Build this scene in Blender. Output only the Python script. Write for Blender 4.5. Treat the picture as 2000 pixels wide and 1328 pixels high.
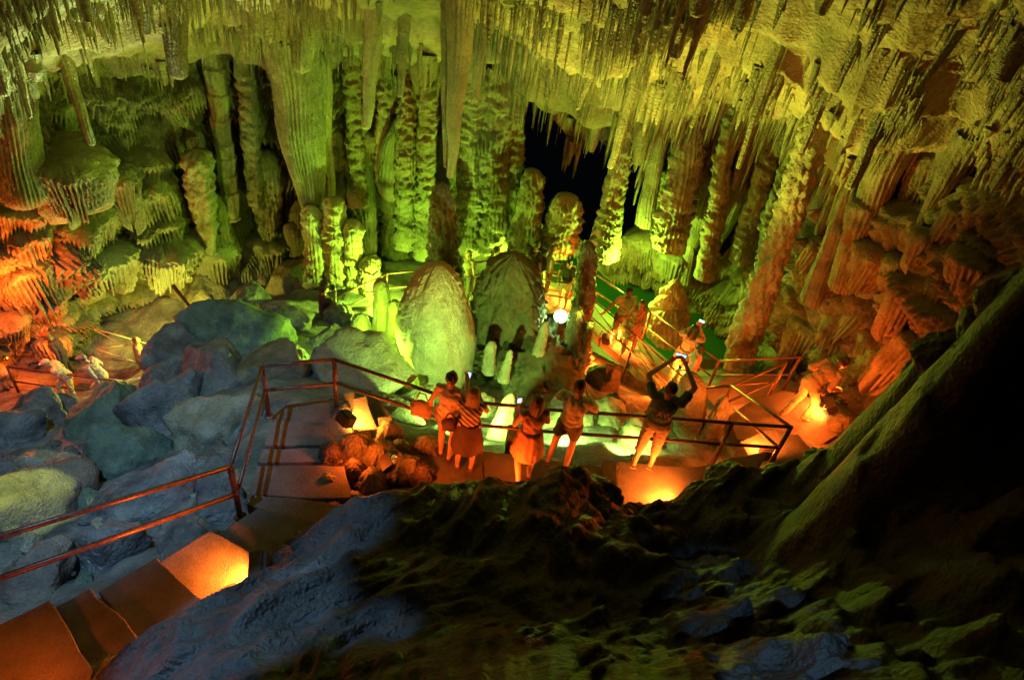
import bpy, math, random
import numpy as np
from mathutils import Vector, Matrix
for o in list(bpy.data.objects): bpy.data.objects.remove(o)
scene = bpy.context.scene
C = scene.collection

# ---------------------------------------------------------------- camera
FPX = 1500.0; W0, H0 = 2000.0, 1328.0
PITCH = math.radians(42.6); RC, RS = 0.985, 0.172
CAM = np.array([0.0, 0.0, 9.0])
cp, sp = math.cos(PITCH), math.sin(PITCH)
Fv = np.array([0, cp, -sp]); R0 = np.array([1.0, 0, 0]); U0 = np.array([0, sp, cp])
nn = math.hypot(RC, RS); RC /= nn; RS /= nn
Xc = RC*R0 + RS*U0; Yc = -RS*R0 + RC*U0
cd = bpy.data.cameras.new('camera'); cam = bpy.data.objects.new('camera', cd); C.objects.link(cam)
cd.sensor_width = 36; cd.lens = 36*FPX/W0; cd.clip_end = 300; cd.clip_start = 0.05
M = Matrix(((Xc[0], Yc[0], -Fv[0], CAM[0]), (Xc[1], Yc[1], -Fv[1], CAM[1]), (Xc[2], Yc[2], -Fv[2], CAM[2]), (0, 0, 0, 1)))
cam.matrix_world = M
scene.camera = cam
def ray(px, py):
    return Fv*FPX + Xc*(px-W0/2) - Yc*(py-H0/2)
def PD(px, py, D):            # point seen at pixel, D metres ahead (world y)
    r = ray(px, py); return CAM + r*(D/r[1])
def PZ(px, py, z):            # point seen at pixel, on height z
    r = ray(px, py); return CAM + r*((z-CAM[2])/r[2])
def proj(p):
    p = np.asarray(p) - CAM
    f = p @ Fv; f = np.where(f < 0.1, 0.1, f)
    return W0/2 + (p @ Xc)/f*FPX, H0/2 - (p @ Yc)/f*FPX
def ppm(p):                   # pixels per metre at a point
    return FPX/float((np.asarray(p)-CAM) @ Fv)

# ---------------------------------------------------------------- world, exposure
world = bpy.data.worlds.new('World'); scene.world = world; world.use_nodes = True
bg = world.node_tree.nodes['Background']
bg.inputs[0].default_value = (0.35, 0.45, 0.6, 1); bg.inputs[1].default_value = 0.0015
scene.view_settings.view_transform = 'Standard'; scene.view_settings.look = 'None'
scene.view_settings.exposure = 0.4; scene.view_settings.gamma = 1.0
scene.render.engine = 'CYCLES'
scene.cycles.max_bounces = 4; scene.cycles.diffuse_bounces = 2; scene.cycles.glossy_bounces = 2

YEL = (0.95, 0.86, 0.08); LIM = (0.50, 1.0, 0.05); GRN = (0.25, 1.0, 0.12)
ORG = (1.0, 0.17, 0.015); AMB = (1.0, 0.30, 0.03); BLU = (0.30, 0.62, 1.0)
def aim(o, tgt):
    d = Vector(tgt) - o.location
    o.rotation_euler = d.to_track_quat('-Z', 'Y').to_euler()
def light(kind, loc, col, watts, tgt=None, ang=90, blend=0.6, size=0.08, name=None):
    l = bpy.data.lights.new(name or 'lamp_or_fill_light', kind); l.energy = watts; l.color = col
    l.shadow_soft_size = size
    o = bpy.data.objects.new(name or 'lamp_or_fill_light', l); C.objects.link(o); o.location = Vector(loc)
    if kind == 'SPOT':
        l.spot_size = math.radians(ang); l.spot_blend = blend
    if tgt is not None: aim(o, tgt)
    return o
# lights of the cave show (hidden floodlights); lamps with a visible fixture get theirs in lamp()
# yellow uplights washing the vault
light('SPOT', PD(870, 880, 8.6), YEL, 4600, PD(850, 0, 13), 80, 0.5, 0.08)
light('SPOT', PD(1130, 720, 11.5), (0.85, .88, .07), 2600, PD(1420, 20, 13), 82, 0.6, 0.08)
light('SPOT', PD(560, 700, 10.5), YEL, 2600, PD(420, 60, 14), 62, 0.5, 0.08)
light('SPOT', PD(330, 650, 13.4), (0.7, 1, 0.3), 4200, PD(60, -20, 9.5), 55, 0.8, 0.08)
# lime lights near the foot of the back wall
light('POINT', PD(330, 640, 13.6), (0.85, 0.85, 0.08), 260, size=0.05)
light('POINT', PD(760, 600, 14.6), LIM, 640, size=0.05)
light('POINT', PD(1010, 535, 17.1), LIM, 360, size=0.05)
light('POINT', PD(1230, 520, 16.6), LIM, 460, size=0.05)
light('POINT', PD(640, 640, 13.6), GRN, 280, size=0.05)
light('SPOT', PD(915, 862, 8.0), (0.5, 1, 0.16), 700, PD(930, 640, 12.5), 150, 0.9, 0.05)
light('SPOT', PD(1110, 850, 8.7), (0.5, 1, 0.16), 170, PD(1110, 900, 9.2)+np.array([0, 0, -3.0]), 140, 0.5, 0.05)
light('POINT', PD(735, 690, 10.8), LIM, 170, size=0.05)
light('POINT', PD(430, 620, 11.5), LIM, 60, size=0.05)
# cold entrance light, with narrow unseen spots added for its patches on the slope
light('SPOT', (-4.2, 3.4, 8.7), BLU, 2000, PZ(150, 880, -1), 54, 0.9, 0.08)
light('SPOT', (-3.9, 3.2, 8.4), BLU, 2300, PZ(430, 1235, 2.6), 22, 0.5, 0.03)
light('SPOT', (-3.9, 3.2, 8.4), BLU, 2200, PZ(665, 1060, 1.7), 13, 0.6, 0.03)
light('SPOT', (-3.9, 3.2, 8.4), BLU, 1300, PZ(770, 1290, 2.8), 8, 1.0, 0.03)
light('SPOT', PD(-60, 990, 5.2)+np.array([0, .6, 1.4]), (0.75, 1, 0.1), 110, PZ(70, 1010, -.7), 44, 0.3, 0.03)  # unseen lime lamp lighting the stones at the left edge
light('SPOT', (1.2, -0.6, 8.9), BLU, 900, PD(1560, 1330, 2.2), 11, 0.4, 0.03)
# bare orange lights added to boost lamps by walkway, landing, bridge and left path
DEEP = (1.0, 0.12, 0.008)
light('SPOT', PZ(985, 950, 0.75), DEEP, 60, PZ(1000, 860, 0.9), 150, 0.9, 0.06)
light('SPOT', PZ(820, 935, 0.9), DEEP, 55, PZ(880, 850, 0.9), 150, 0.9, 0.06)
light('POINT', PZ(1592, 806, -0.55), DEEP, 50, size=0.05)
light('POINT', PZ(1480, 865, 0.15), DEEP, 80, size=0.05)
light('POINT', PZ(1640, 740, 0.0), DEEP, 45, size=0.05)
light('POINT', PZ(1450, 755, -1.3), DEEP, 50, size=0.05)
light('POINT', PZ(1195, 650, -3.3), DEEP, 150, size=0.05)
light('POINT', PZ(1305, 715, -2.3), DEEP, 130, size=0.05)
light('POINT', PZ(1110, 575, -4.1), DEEP, 130, size=0.05)
light('POINT', PZ(1160, 700, -4.0), DEEP, 60, size=0.05)
light('SPOT', PD(80, 610, 11.8), DEEP, 300, PD(30, 440, 13), 80, .8, size=0.05)
light('POINT', PD(30, 590, 11.8), DEEP, 260, size=0.05)
light('POINT', PD(120, 690, 12.4), DEEP, 100, size=0.05)
light('POINT', PD(10, 700, 12.2), DEEP, 120, size=0.05)
light('POINT', PZ(20, 1325, 2.4), DEEP, 16, size=0.05)
light('POINT', PZ(650, 1040, 1.12), DEEP, 16, size=0.03)
light('POINT', PZ(690, 880, 0.75), DEEP, 22, size=0.05)
light('SPOT', PD(1240, 850, 8.6), (0.5, 1, 0.16), 120, PD(1240, 900, 9.0)+np.array([0, 0, -3.0]), 130, 0.5, 0.05)  # unseen green spot added to brighten the ground beyond the rails
# ---------------------------------------------------------------- numpy noise
def _h(ix, iy, iz, s):
    n = (ix.astype(np.int64)*73856093) ^ (iy.astype(np.int64)*19349663) ^ (iz.astype(np.int64)*83492791) ^ (s*2654435)
    n = (n ^ (n >> 13))*1274126177 & 0x7fffffff
    n = (n ^ (n >> 16))*1103515245 & 0x7fffffff
    return (n & 0xffff).astype(np.float32)/65535.0
def vnoise(x, y, z, s=0):
    x, y, z = np.broadcast_arrays(np.asarray(x, np.float32), np.asarray(y, np.float32), np.asarray(z, np.float32))
    ix = np.floor(x); iy = np.floor(y); iz = np.floor(z)
    fx = x-ix; fy = y-iy; fz = z-iz
    fx = fx*fx*(3-2*fx); fy = fy*fy*(3-2*fy); fz = fz*fz*(3-2*fz)
    ix = ix.astype(np.int64); iy = iy.astype(np.int64); iz = iz.astype(np.int64)
    r = 0
    for a in (0, 1):
        for b in (0, 1):
            for c in (0, 1):
                w = (fx if a else 1-fx)*(fy if b else 1-fy)*(fz if c else 1-fz)
                r = r + w*_h(ix+a, iy+b, iz+c, s)
    return r*2-1
def fbm(x, y, z, o=4, s=0, g=0.5):
    r = 0; a = 1.0; t = 0
    for i in range(o):
        r = r + a*vnoise(x*(2**i)+i*7.3, y*(2**i)+i*3.1, z*(2**i), s+i); t += a; a *= g
    return r/t
def rnd(i, j, s=0):
    i = np.asarray(i); j = np.asarray(j)
    i, j = np.broadcast_arrays(i, j)
    return _h(i, j, np.zeros_like(i), s+101)
def cellnoise(x, y, z, s=0):      # F1 worley distance
    x, y, z = np.broadcast_arrays(np.asarray(x, np.float32), np.asarray(y, np.float32), np.asarray(z, np.float32))
    ix = np.floor(x).astype(np.int64); iy = np.floor(y).astype(np.int64); iz = np.floor(z).astype(np.int64)
    d = np.full(x.shape, 9.0, np.float32)
    for a in (-1, 0, 1):
        for b in (-1, 0, 1):
            for c in (-1, 0, 1):
                qx = ix+a; qy = iy+b; qz = iz+c
                dx = qx+_h(qx, qy, qz, s)-x; dy = qy+_h(qx, qy, qz, s+1)-y; dz = qz+_h(qx, qy, qz, s+2)-z
                d = np.minimum(d, dx*dx+dy*dy+dz*dz)
    return np.sqrt(d)
def tiers(a, b, cw, ch, s=0, rib=0.09, hang=0.5):
    """stacked dripstone shelves with hanging ribs; a lateral metres, b height metres -> 0..1"""
    a0, b0 = a, b
    a = a0 + 0.45*cw*vnoise(a0/cw*0.8, b0/ch*0.8, 3.3, s) + 0.04*vnoise(a0*3, b0*3, 1, s+3)
    b = b0 + 0.5*ch*vnoise(a0/cw*0.9, b0/ch*0.6, 8.1, s+1) + 0.10*ch*vnoise(a0*4, b0*2, 2, s+4)
    out = 0
    for k in (0, 1):
        aa = a/cw + 0.5*k + k*13; ia = np.floor(aa); fa = aa-ia-0.5
        off = rnd(ia.astype(int), 0*ia.astype(int), s+k)
        bb = b/(ch*(0.75+0.6*off)) + off*7; ib = np.floor(bb); t = bb-ib
        rc = rnd(ia.astype(int), ib.astype(int), s+5+k)
        ri = np.floor(a/rib); fr = a/rib-ri-0.5
        rr = rnd(ri.astype(int), ib.astype(int), s+9)
        tb = 0.08 + 0.22*rc + 0.26*rr*rr
        cap = hang + 0.15*rc
        L = np.clip(1-(np.abs(fa)*2)**2.4, 0, 1)**0.6
        hz = np.clip((t-tb)/(cap-tb+1e-3), 0, 1)
        p = np.where(t < tb, 0, np.where(t < cap, 0.62+0.38*hz, np.sqrt(np.clip(1-((t-cap)/(1-cap))**2, 0, 1))))
        rz = np.clip(1-(t-cap)/0.25, 0, 1)*(t > tb)
        ribs = np.clip(1-(np.abs(fr)*2)**2, 0, 1)
        d = (0.45+0.55*rc)*L*p*(1-0.32*(1-ribs)*rz)
        out = np.maximum(out, d)
    return out

# ---------------------------------------------------------------- mesh helpers
def mesh_np(name, V, F, smooth=True, mat=None, parent=None):
    """V (n,3); F (m,4) or (m,3) int arrays or list of lists"""
    me = bpy.data.meshes.new(name)
    V = np.asarray(V, np.float32)
    if isinstance(F, np.ndarray):
        k = F.shape[1]
        me.vertices.add(len(V)); me.vertices.foreach_set('co', V.ravel())
        me.loops.add(F.size); me.loops.foreach_set('vertex_index', F.astype(np.int32).ravel())
        me.polygons.add(len(F)); me.polygons.foreach_set('loop_start', np.arange(0, F.size, k, dtype=np.int32))
        me.polygons.foreach_set('loop_total', np.full(len(F), k, np.int32))
        me.update(calc_edges=True); me.validate()
    else:
        me.from_pydata([tuple(map(float, v)) for v in V], [], F)
    if smooth:
        me.polygons.foreach_set('use_smooth', np.ones(len(me.polygons), bool))
    me.update()
    if mat: me.materials.append(mat)
    o = bpy.data.objects.new(name, me); C.objects.link(o)
    if parent: o.parent = parent
    return o
def grid_faces(nu, nv, wrap=False, keep=None):
    i = np.arange(nu if wrap else nu-1); j = np.arange(nv-1)
    I, J = np.meshgrid(i, j, indexing='ij'); I2 = (I+1) % nu
    F = np.stack([I*nv+J, I2*nv+J, I2*nv+J+1, I*nv+J+1], -1).reshape(-1, 4)
    if keep is not None: F = F[keep[F].all(1)]
    return F
def compact(V, F):
    u, inv = np.unique(F, return_inverse=True)
    return V[u], inv.reshape(F.shape)
def empty(name, loc, rz=0.0):
    o = bpy.data.objects.new(name, None); C.objects.link(o); o.location = Vector(loc); o.rotation_euler = (0, 0, rz)
    o.empty_display_size = 0.2
    return o
def tag(o, label=None, cat=None, group=None, kind=None):
    if label: o['label'] = label
    if cat: o['category'] = cat
    if group: o['group'] = group
    if kind: o['kind'] = kind
    return o
class MB:
    def __init__(s): s.V = []; s.F = []
    def add(s, V, F):
        b = len(s.V); s.V += [tuple(map(float, v)) for v in V]; s.F += [[b+i for i in f] for f in F]
    def box(s, c, size, rot=None):
        c = Vector(c); hx, hy, hz = [v/2 for v in size]
        P = [Vector((x, y, z)) for x in (-hx, hx) for y in (-hy, hy) for z in (-hz, hz)]
        if rot is not None: P = [rot @ p for p in P]
        s.add([c+p for p in P], [(0, 1, 3, 2), (4, 6, 7, 5), (0, 4, 5, 1), (2, 3, 7, 6), (0, 2, 6, 4), (1, 5, 7, 3)])
    def prism(s, top, th):     # polygon of 3D points, thickness down
        n = len(top); b = [(p[0], p[1], p[2]-th) for p in top]
        s.add(list(top)+b, [list(range(n)), list(range(2*n-1, n-1, -1))]+[[i, n+i, n+(i+1) % n, (i+1) % n] for i in range(n)])
    def cyl(s, p1, p2, r1, r2=None, n=10, caps=True):
        r2 = r1 if r2 is None else r2
        p1 = Vector(p1); p2 = Vector(p2); d = (p2-p1)
        q = d.to_track_quat('Z', 'Y') if d.length > 1e-6 else Vector((0, 0, 1)).to_track_quat('Z', 'Y')
        V = []
        for p, r in ((p1, r1), (p2, r2)):
            for k in range(n):
                a = 2*math.pi*k/n; V.append(p+q @ Vector((r*math.cos(a), r*math.sin(a), 0)))
        F = [[k, (k+1) % n, n+(k+1) % n, n+k] for k in range(n)]
        if caps: F += [list(range(n-1, -1, -1)), list(range(n, 2*n))]
        s.add(V, F)
    def ball(s, c, r, n=10, rot=None):
        r = (r, r, r) if not hasattr(r, '__len__') else r
        c = Vector(c); V = []; F = []; m = n//2+1
        for i in range(m+1):
            th = math.pi*i/m
            for k in range(n):
                ph = 2*math.pi*k/n
                p = Vector((r[0]*math.sin(th)*math.cos(ph), r[1]*math.sin(th)*math.sin(ph), r[2]*math.cos(th)))
                if rot is not None: p = rot @ p
                V.append(c+p)
        for i in range(m):
            for k in range(n): F.append([i*n+k, (i+1)*n+k, (i+1)*n+(k+1) % n, i*n+(k+1) % n])
        s.add(V, F)
    def cap(s, p1, r1, p2, r2, n=12):
        s.cyl(p1, p2, r1, r2, n); s.ball(p1, r1, n); s.ball(p2, r2, n)
    def tube(s, pts, r, n=8):
        for a, b in zip(pts[:-1], pts[1:]): s.cyl(a, b, r, r, n)
        for p in pts[1:-1]: s.ball(p, r*1.02, n)
    def build(s, name, mat, parent=None, smooth=False):
        me = bpy.data.meshes.new(name); me.from_pydata(s.V, [], s.F); me.update()
        if smooth:
            me.polygons.foreach_set('use_smooth', np.ones(len(me.polygons), bool))
        me.materials.append(mat)
        o = bpy.data.objects.new(name, me); C.objects.link(o)
        if parent: o.parent = parent
        return o

# ---------------------------------------------------------------- materials
def rockmat(name, c1, c2, c3=None, scale=1.0, rough=0.5, bump=0.4, stain=0.35, fine=14.0):
    m = bpy.data.materials.new(name); m.use_nodes = True; nt = m.node_tree; N = nt.nodes; L = nt.links
    b = N['Principled BSDF']; tc = N.new('ShaderNodeTexCoord')
    n1 = N.new('ShaderNodeTexNoise'); n1.inputs['Scale'].default_value = 1.3*scale; n1.inputs['Detail'].default_value = 8; n1.inputs['Roughness'].default_value = 0.62
    n2 = N.new('ShaderNodeTexNoise'); n2.inputs['Scale'].default_value = fine*scale; n2.inputs['Detail'].default_value = 6; n2.inputs['Roughness'].default_value = 0.7
    n3 = N.new('ShaderNodeTexNoise'); n3.inputs['Scale'].default_value = 0.45*scale; n3.inputs['Detail'].default_value = 5
    v = N.new('ShaderNodeTexVoronoi'); v.inputs['Scale'].default_value = fine*1.9*scale
    for n in (n1, n2, n3, v): L.new(tc.outputs['Object'], n.inputs['Vector'])
    r1 = N.new('ShaderNodeValToRGB'); r1.color_ramp.elements[0].position = 0.36; r1.color_ramp.elements[1].position = 0.62
    r1.color_ramp.elements[0].color = (*c2, 1); r1.color_ramp.elements[1].color = (*c1, 1)
    L.new(n1.outputs['Fac'], r1.inputs['Fac'])
    r3 = N.new('ShaderNodeValToRGB'); r3.color_ramp.elements[0].position = 0.55; r3.color_ramp.elements[1].position = 0.68
    L.new(n3.outputs['Fac'], r3.inputs['Fac'])
    mm = N.new('ShaderNodeMath'); mm.operation = 'MULTIPLY'; mm.inputs[1].default_value = stain
    L.new(r3.outputs['Color'], mm.inputs[0])
    mx = N.new('ShaderNodeMix'); mx.data_type = 'RGBA'; L.new(mm.outputs[0], mx.inputs['Factor'])
    L.new(r1.outputs['Color'], mx.inputs['A']); mx.inputs['B'].default_value = (*(c3 or c2), 1)
    sp_ = N.new('ShaderNodeMix'); sp_.data_type = 'RGBA'; sp_.blend_type = 'MULTIPLY'; sp_.inputs['Factor'].default_value = 0.55
    r2 = N.new('ShaderNodeValToRGB'); r2.color_ramp.elements[0].position = 0.3; r2.color_ramp.elements[1].position = 0.6
    r2.color_ramp.elements[0].color = (0.35, 0.35, 0.35, 1)
    L.new(n2.outputs['Fac'], r2.inputs['Fac']); L.new(mx.outputs['Result'], sp_.inputs['A']); L.new(r2.outputs['Color'], sp_.inputs['B'])
    L.new(sp_.outputs['Result'], b.inputs['Base Color'])
    rr = N.new('ShaderNodeMapRange'); rr.inputs['To Min'].default_value = rough-0.15; rr.inputs['To Max'].default_value = rough+0.25
    L.new(n2.outputs['Fac'], rr.inputs['Value']); L.new(rr.outputs['Result'], b.inputs['Roughness'])
    b1 = N.new('ShaderNodeBump'); b1.inputs['Strength'].default_value = bump; b1.inputs['Distance'].default_value = 0.05/scale
    L.new(n2.outputs['Fac'], b1.inputs['Height'])
    b2 = N.new('ShaderNodeBump'); b2.inputs['Strength'].default_value = bump*0.8; b2.inputs['Distance'].default_value = 0.02/scale
    L.new(v.outputs['Distance'], b2.inputs['Height']); L.new(b1.outputs['Normal'], b2.inputs['Normal'])
    L.new(b2.outputs['Normal'], b.inputs['Normal'])
    return m
def plain(name, col, rough=0.6, metal=0.0, bump=0.15, var=0.25, scale=30):
    m = bpy.data.materials.new(name); m.use_nodes = True; nt = m.node_tree; N = nt.nodes; L = nt.links
    b = N['Principled BSDF']; tc = N.new('ShaderNodeTexCoord'); n = N.new('ShaderNodeTexNoise')
    n.inputs['Scale'].default_value = scale; n.inputs['Detail'].default_value = 4
    L.new(tc.outputs['Object'], n.inputs['Vector'])
    r = N.new('ShaderNodeValToRGB'); r.color_ramp.elements[0].position = 0.3; r.color_ramp.elements[1].position = 0.7
    r.color_ramp.elements[0].color = (*[c*(1-var) for c in col], 1); r.color_ramp.elements[1].color = (*[min(1, c*(1+var*0.5)) for c in col], 1)
    L.new(n.outputs['Fac'], r.inputs['Fac']); L.new(r.outputs['Color'], b.inputs['Base Color'])
    b.inputs['Roughness'].default_value = rough; b.inputs['Metallic'].default_value = metal
    bp = N.new('ShaderNodeBump'); bp.inputs['Strength'].default_value = bump; bp.inputs['Distance'].default_value = 0.01
    L.new(n.outputs['Fac'], bp.inputs['Height']); L.new(bp.outputs['Normal'], b.inputs['Normal'])
    return m
def glow(name, col, st):
    m = bpy.data.materials.new(name); m.use_nodes = True; b = m.node_tree.nodes['Principled BSDF']
    b.inputs['Base Color'].default_value = (*col, 1); b.inputs['Emission Color'].default_value = (*col, 1); b.inputs['Emission Strength'].default_value = st
    return m
ROCK = rockmat('dripstone', (0.35, 0.33, 0.22), (0.12, 0.11, 0.06), (0.15, 0.075, 0.04), 1.0, 0.42, 0.9, 0.4)
CEIL = rockmat('vault_rock', (0.44, 0.35, 0.25), (0.22, 0.19, 0.11), (0.20, 0.10, 0.05), 0.8, 0.6, 0.8, 0.35)
BLOCK = rockmat('limestone_block', (0.32, 0.32, 0.30), (0.07, 0.07, 0.075), (0.13, 0.18, 0.09), 0.9, 0.6, 0.9, 0.5)
PALE = rockmat('pale_dripstone', (0.50, 0.46, 0.33), (0.28, 0.25, 0.16), (0.2, 0.15, 0.08), 1.0, 0.4, 0.8, 0.4, 18)
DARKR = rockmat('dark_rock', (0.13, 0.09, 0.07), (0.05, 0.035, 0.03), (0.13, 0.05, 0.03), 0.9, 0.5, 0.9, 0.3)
SHADESLOPE = rockmat('shade_slope_rock', (0.045, 0.038, 0.034), (0.006, 0.005, 0.0045), (0.012, 0.008, 0.006), 0.8, 0.5, 0.9, 0.6)  # near-black colour stands in for shade on the near slope and knobs
CONC = rockmat('concrete', (0.25, 0.22, 0.19), (0.14, 0.12, 0.10), (0.12, 0.09, 0.07), 1.6, 0.7, 0.6, 0.7, 26)
MOSS = rockmat('mossy_rock', (0.17, 0.17, 0.08), (0.06, 0.06, 0.03), (0.10, 0.06, 0.03), 1.2, 0.5, 0.9, 0.4, 20)
GREENB = rockmat('algae_limestone', (0.20, 0.28, 0.19), (0.07, 0.10, 0.08), (0.22, 0.22, 0.20), 1.3, 0.6, 0.9, 0.5)
BROWNB = rockmat('brown_limestone', (0.28, 0.22, 0.17), (0.11, 0.085, 0.07), (0.12, 0.16, 0.08), 1.1, 0.6, 0.9, 0.5)
# ---------------------------------------------------------------- cave shell
def catmull(P, n):
    P = np.array(P, float); P = np.vstack([2*P[0]-P[1], P, 2*P[-1]-P[-2]]); out = []
    m = len(P)-3
    for t in np.linspace(0, m-1e-6, n):
        i = int(t); f = t-i; a, b, c, d = P[i:i+4]
        out.append(0.5*((2*b)+(-a+c)*f+(2*a-5*b+4*c-d)*f*f+(-a+3*b-3*c+d)*f**3))
    return np.array(out)
PLAN = [(-8, -7), (-12, -2), (-13.8, 4), (-14, 9), (-13.0, 13), (-11.2, 16.8), (-6.5, 19.6), (0, 20.4), (4.8, 20.2), (7.8, 18), (8.5, 15), (8.4, 12), (9.0, 9), (10.2, 5), (10, -1), (5, -7)]
pl = catmull(PLAN, 1200)
seg = np.r_[0, np.cumsum(np.hypot(*np.diff(pl, axis=0).T))]
def plan_at(s):
    return np.stack([np.interp(s, seg, pl[:, 0]), np.interp(s, seg, pl[:, 1])], -1)
STOT = seg[-1]
# fine spacing where the viewer can look, coarse behind
s0 = seg[np.argmin(np.hypot(pl[:, 0]+14.0, pl[:, 1]-7))]; s1 = seg[np.argmin(np.hypot(pl[:, 0]-9.6, pl[:, 1]-7))]
S = np.r_[np.arange(0, s0, 0.25), np.arange(s0, s1, 0.026), np.arange(s1, STOT, 0.2), STOT]
XY = plan_at(S); T = np.gradient(XY, S, axis=0); T /= np.linalg.norm(T, axis=1)[:, None]
NIN = np.stack([T[:, 1], -T[:, 0]], -1)           # towards the inside of the cave
ZB = -7.6
ZL = 0.2 + 0.5*vnoise(S*0.25, 0, 0, 5) + 0.2*vnoise(S*0.9, 0, 0, 6)
ZL = ZL + 3.9*np.clip((16.2-XY[:, 1])/4.2, 0, 1)*(XY[:, 0] > 3)*np.clip((XY[:, 1]+2)/6, 0, 1)
NW_ = 320; NC_ = 430
nu = len(S)
def lump(px, py, rows):
    d = np.zeros_like(px)
    for cx, cy, rx, ry, am in rows:
        d += am*np.exp(-(((px-cx)/rx)**2+((py-cy)/ry)**2))
    return d
WALL_LUMPS = [   # px, py, rx, ry, metres towards viewer
    (40, 330, 75, 120, 1.0), (50, 480, 80, 60, 0.9), (60, 620, 90, 70, 0.8), (200, 330, 110, 60, 0.6), (270, 400, 120, 50, 0.8),
    (370, 430, 140, 45, 1.0), (300, 500, 160, 45, 0.9), (430, 520, 120, 50, 0.9), (520, 470, 70, 60, 0.8),
    (300, 640, 110, 60, -1.2), (620, 430, 80, 120, 0.8), (600, 220, 60, 80, 0.5), (720, 260, 60, 110, -0.7), (790, 380, 60, 80, -0.3),
    (480, 330, 40, 90, -0.9), (370, 300, 60, 80, -0.5), (950, 300, 70, 160, 0.9), (1080, 330, 70, 130, -2.0), (1240, 380, 35, 90, -1.5),
    (1440, 400, 35, 90, -1.8), (1340, 400, 60, 120, 0.5), (1300, 470, 110, 40, 0.7), (780, 520, 60, 30, -0.7), (1650, 560, 90, 160, 0.7),
    (1800, 420, 120, 120, 0.6), (1560, 430, 40, 90, -0.8), (90, 200, 60, 60, -0.9)]
a = S[:, None]+np.zeros((1, NW_)); zz = np.linspace(ZB, 0, NW_)[None, :]+np.zeros((nu, 1))
fr = (zz-ZB)/(0-ZB); Zw = ZB + fr*(ZL[:, None]-ZB)
lean = 1.5*fr**2
base = np.stack([XY[:, 0:1]+NIN[:, 0:1]*lean, XY[:, 1:2]+NIN[:, 1:2]*lean, Zw], -1)
bpx, bpy_ = proj(base.reshape(-1, 3)); bpx = bpx.reshape(Zw.shape); bpy_ = bpy_.reshape(Zw.shape)
d = lump(bpx, bpy_, WALL_LUMPS)
big = tiers(a, Zw, 2.3, 2.0, 11, 0.12, 0.55)*1.15
med = tiers(a+3.1, Zw+5, 0.95, 0.9, 23, 0.085, 0.55)*0.7
sm = tiers(a+1.7, Zw+2, 0.36, 0.30, 37, 0.05, 0.5)*0.17
msk = np.clip(0.5+1.2*vnoise(a*0.5, Zw*0.5, 9, 77), 0.15, 1)
d = d + np.maximum(big, med*1.3) + med*0.5*msk + sm + 0.55*fbm(a*0.35, Zw*0.35, 2, 4, 3) + 0.05*fbm(a*4, Zw*4, 2, 3, 8)
fade = np.clip((1-fr)/0.06, 0, 1)
d = d*(0.35+0.65*fade)
dz = -0.10*sm
Vw = base.copy(); Vw[..., 0] += NIN[:, 0:1]*d; Vw[..., 1] += NIN[:, 1:2]*d; Vw[..., 2] += dz
# holes: the black passages behind the columns
def inpoly(px, py, poly):
    r = np.zeros(px.shape, bool); n = len(poly); j = n-1
    for i in range(n):
        xi, yi = poly[i]; xj, yj = poly[j]
        if yi != yj:
            c = ((yi > py) != (yj > py)) & (px < (xj-xi)*(py-yi)/(yj-yi)+xi); r ^= c
        j = i
    return r
HOLES = [[(1018, 165), (1050, 185), (1100, 215), (1160, 270), (1205, 320), (1180, 400), (1150, 470), (1100, 470), (1060, 440), (1008, 400), (1005, 330), (1012, 250)],
         [(1225, 300), (1270, 340), (1250, 400), (1215, 478), (1190, 470), (1200, 400)], [(1425, 320), (1475, 310), (1470, 390), (1440, 470), (1405, 500), (1405, 420)],
         [(1530, 380), (1600, 300), (1590, 360), (1530, 480), (1500, 500)], [(660, 270), (690, 200), (700, 300), (690, 420), (660, 440)]]
qx, qy = proj(Vw.reshape(-1, 3)); qx = qx.reshape(Zw.shape)+7*fbm(a*1.5, Zw*1.5, 0, 3, 91); qy = qy.reshape(Zw.shape)+7*fbm(a*1.5, Zw*1.5, 4, 3, 92)
keep = np.ones(Zw.shape, bool)
for h in HOLES[:4]: keep &= ~inpoly(qx, qy, h)
F = grid_faces(nu, NW_, False, keep.ravel())
V, F = compact(Vw.reshape(-1, 3), F)
wall = tag(mesh_np('cave_wall', V, F, True, ROCK), kind='structure')
# vault
AP = np.array([0.0, 2.5]); tt = np.linspace(0, 1, NC_)**1.25*0.97
t2 = tt[None, :]+np.zeros((nu, 1))
lip = base[:, -1, :2]
cx = lip[:, 0:1]*(1-t2)+AP[0]*t2; cy = lip[:, 1:2]*(1-t2)+AP[1]*t2
rise = 12.6 - (ZL[:, None]-0.2)*0.9
cz = ZL[:, None] + rise*t2 + 6.0*np.maximum(0, t2-0.55)
hd = 0.55*fbm(cx*0.45, cy*0.45, 0.3, 4, 41) + 0.28*np.abs(fbm(cx*1.1, cy*1.1, 5, 4, 43)) + 0.05*fbm(cx*6, cy*6, 5, 3, 44)
# rock shelves: terrace the vault a little
hd = hd + 0.16*(0.6-cellnoise(cx*1.7+0.3*vnoise(cx*4, cy*4, 0, 8), cy*1.7, cz*1.2, 15)) + 0.07*(0.5-cellnoise(cx*5, cy*5, cz*4, 16))
st = (cz+0.9*fbm(cx*0.4, cy*0.4, 1, 3, 47))/1.5; fs = st-np.floor(st)
hd = hd + 0.42*np.clip(fs/0.85, 0, 1)*(fs < 0.85) + 0.42*np.clip((1-fs)/0.15, 0, 1)*(fs >= 0.85)
hd = hd*np.clip(tt[None, :]/0.01, 0.0, 1) + (d[:, -1:]*0.0)
Vc = np.stack([cx, cy, cz-hd], -1)
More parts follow.
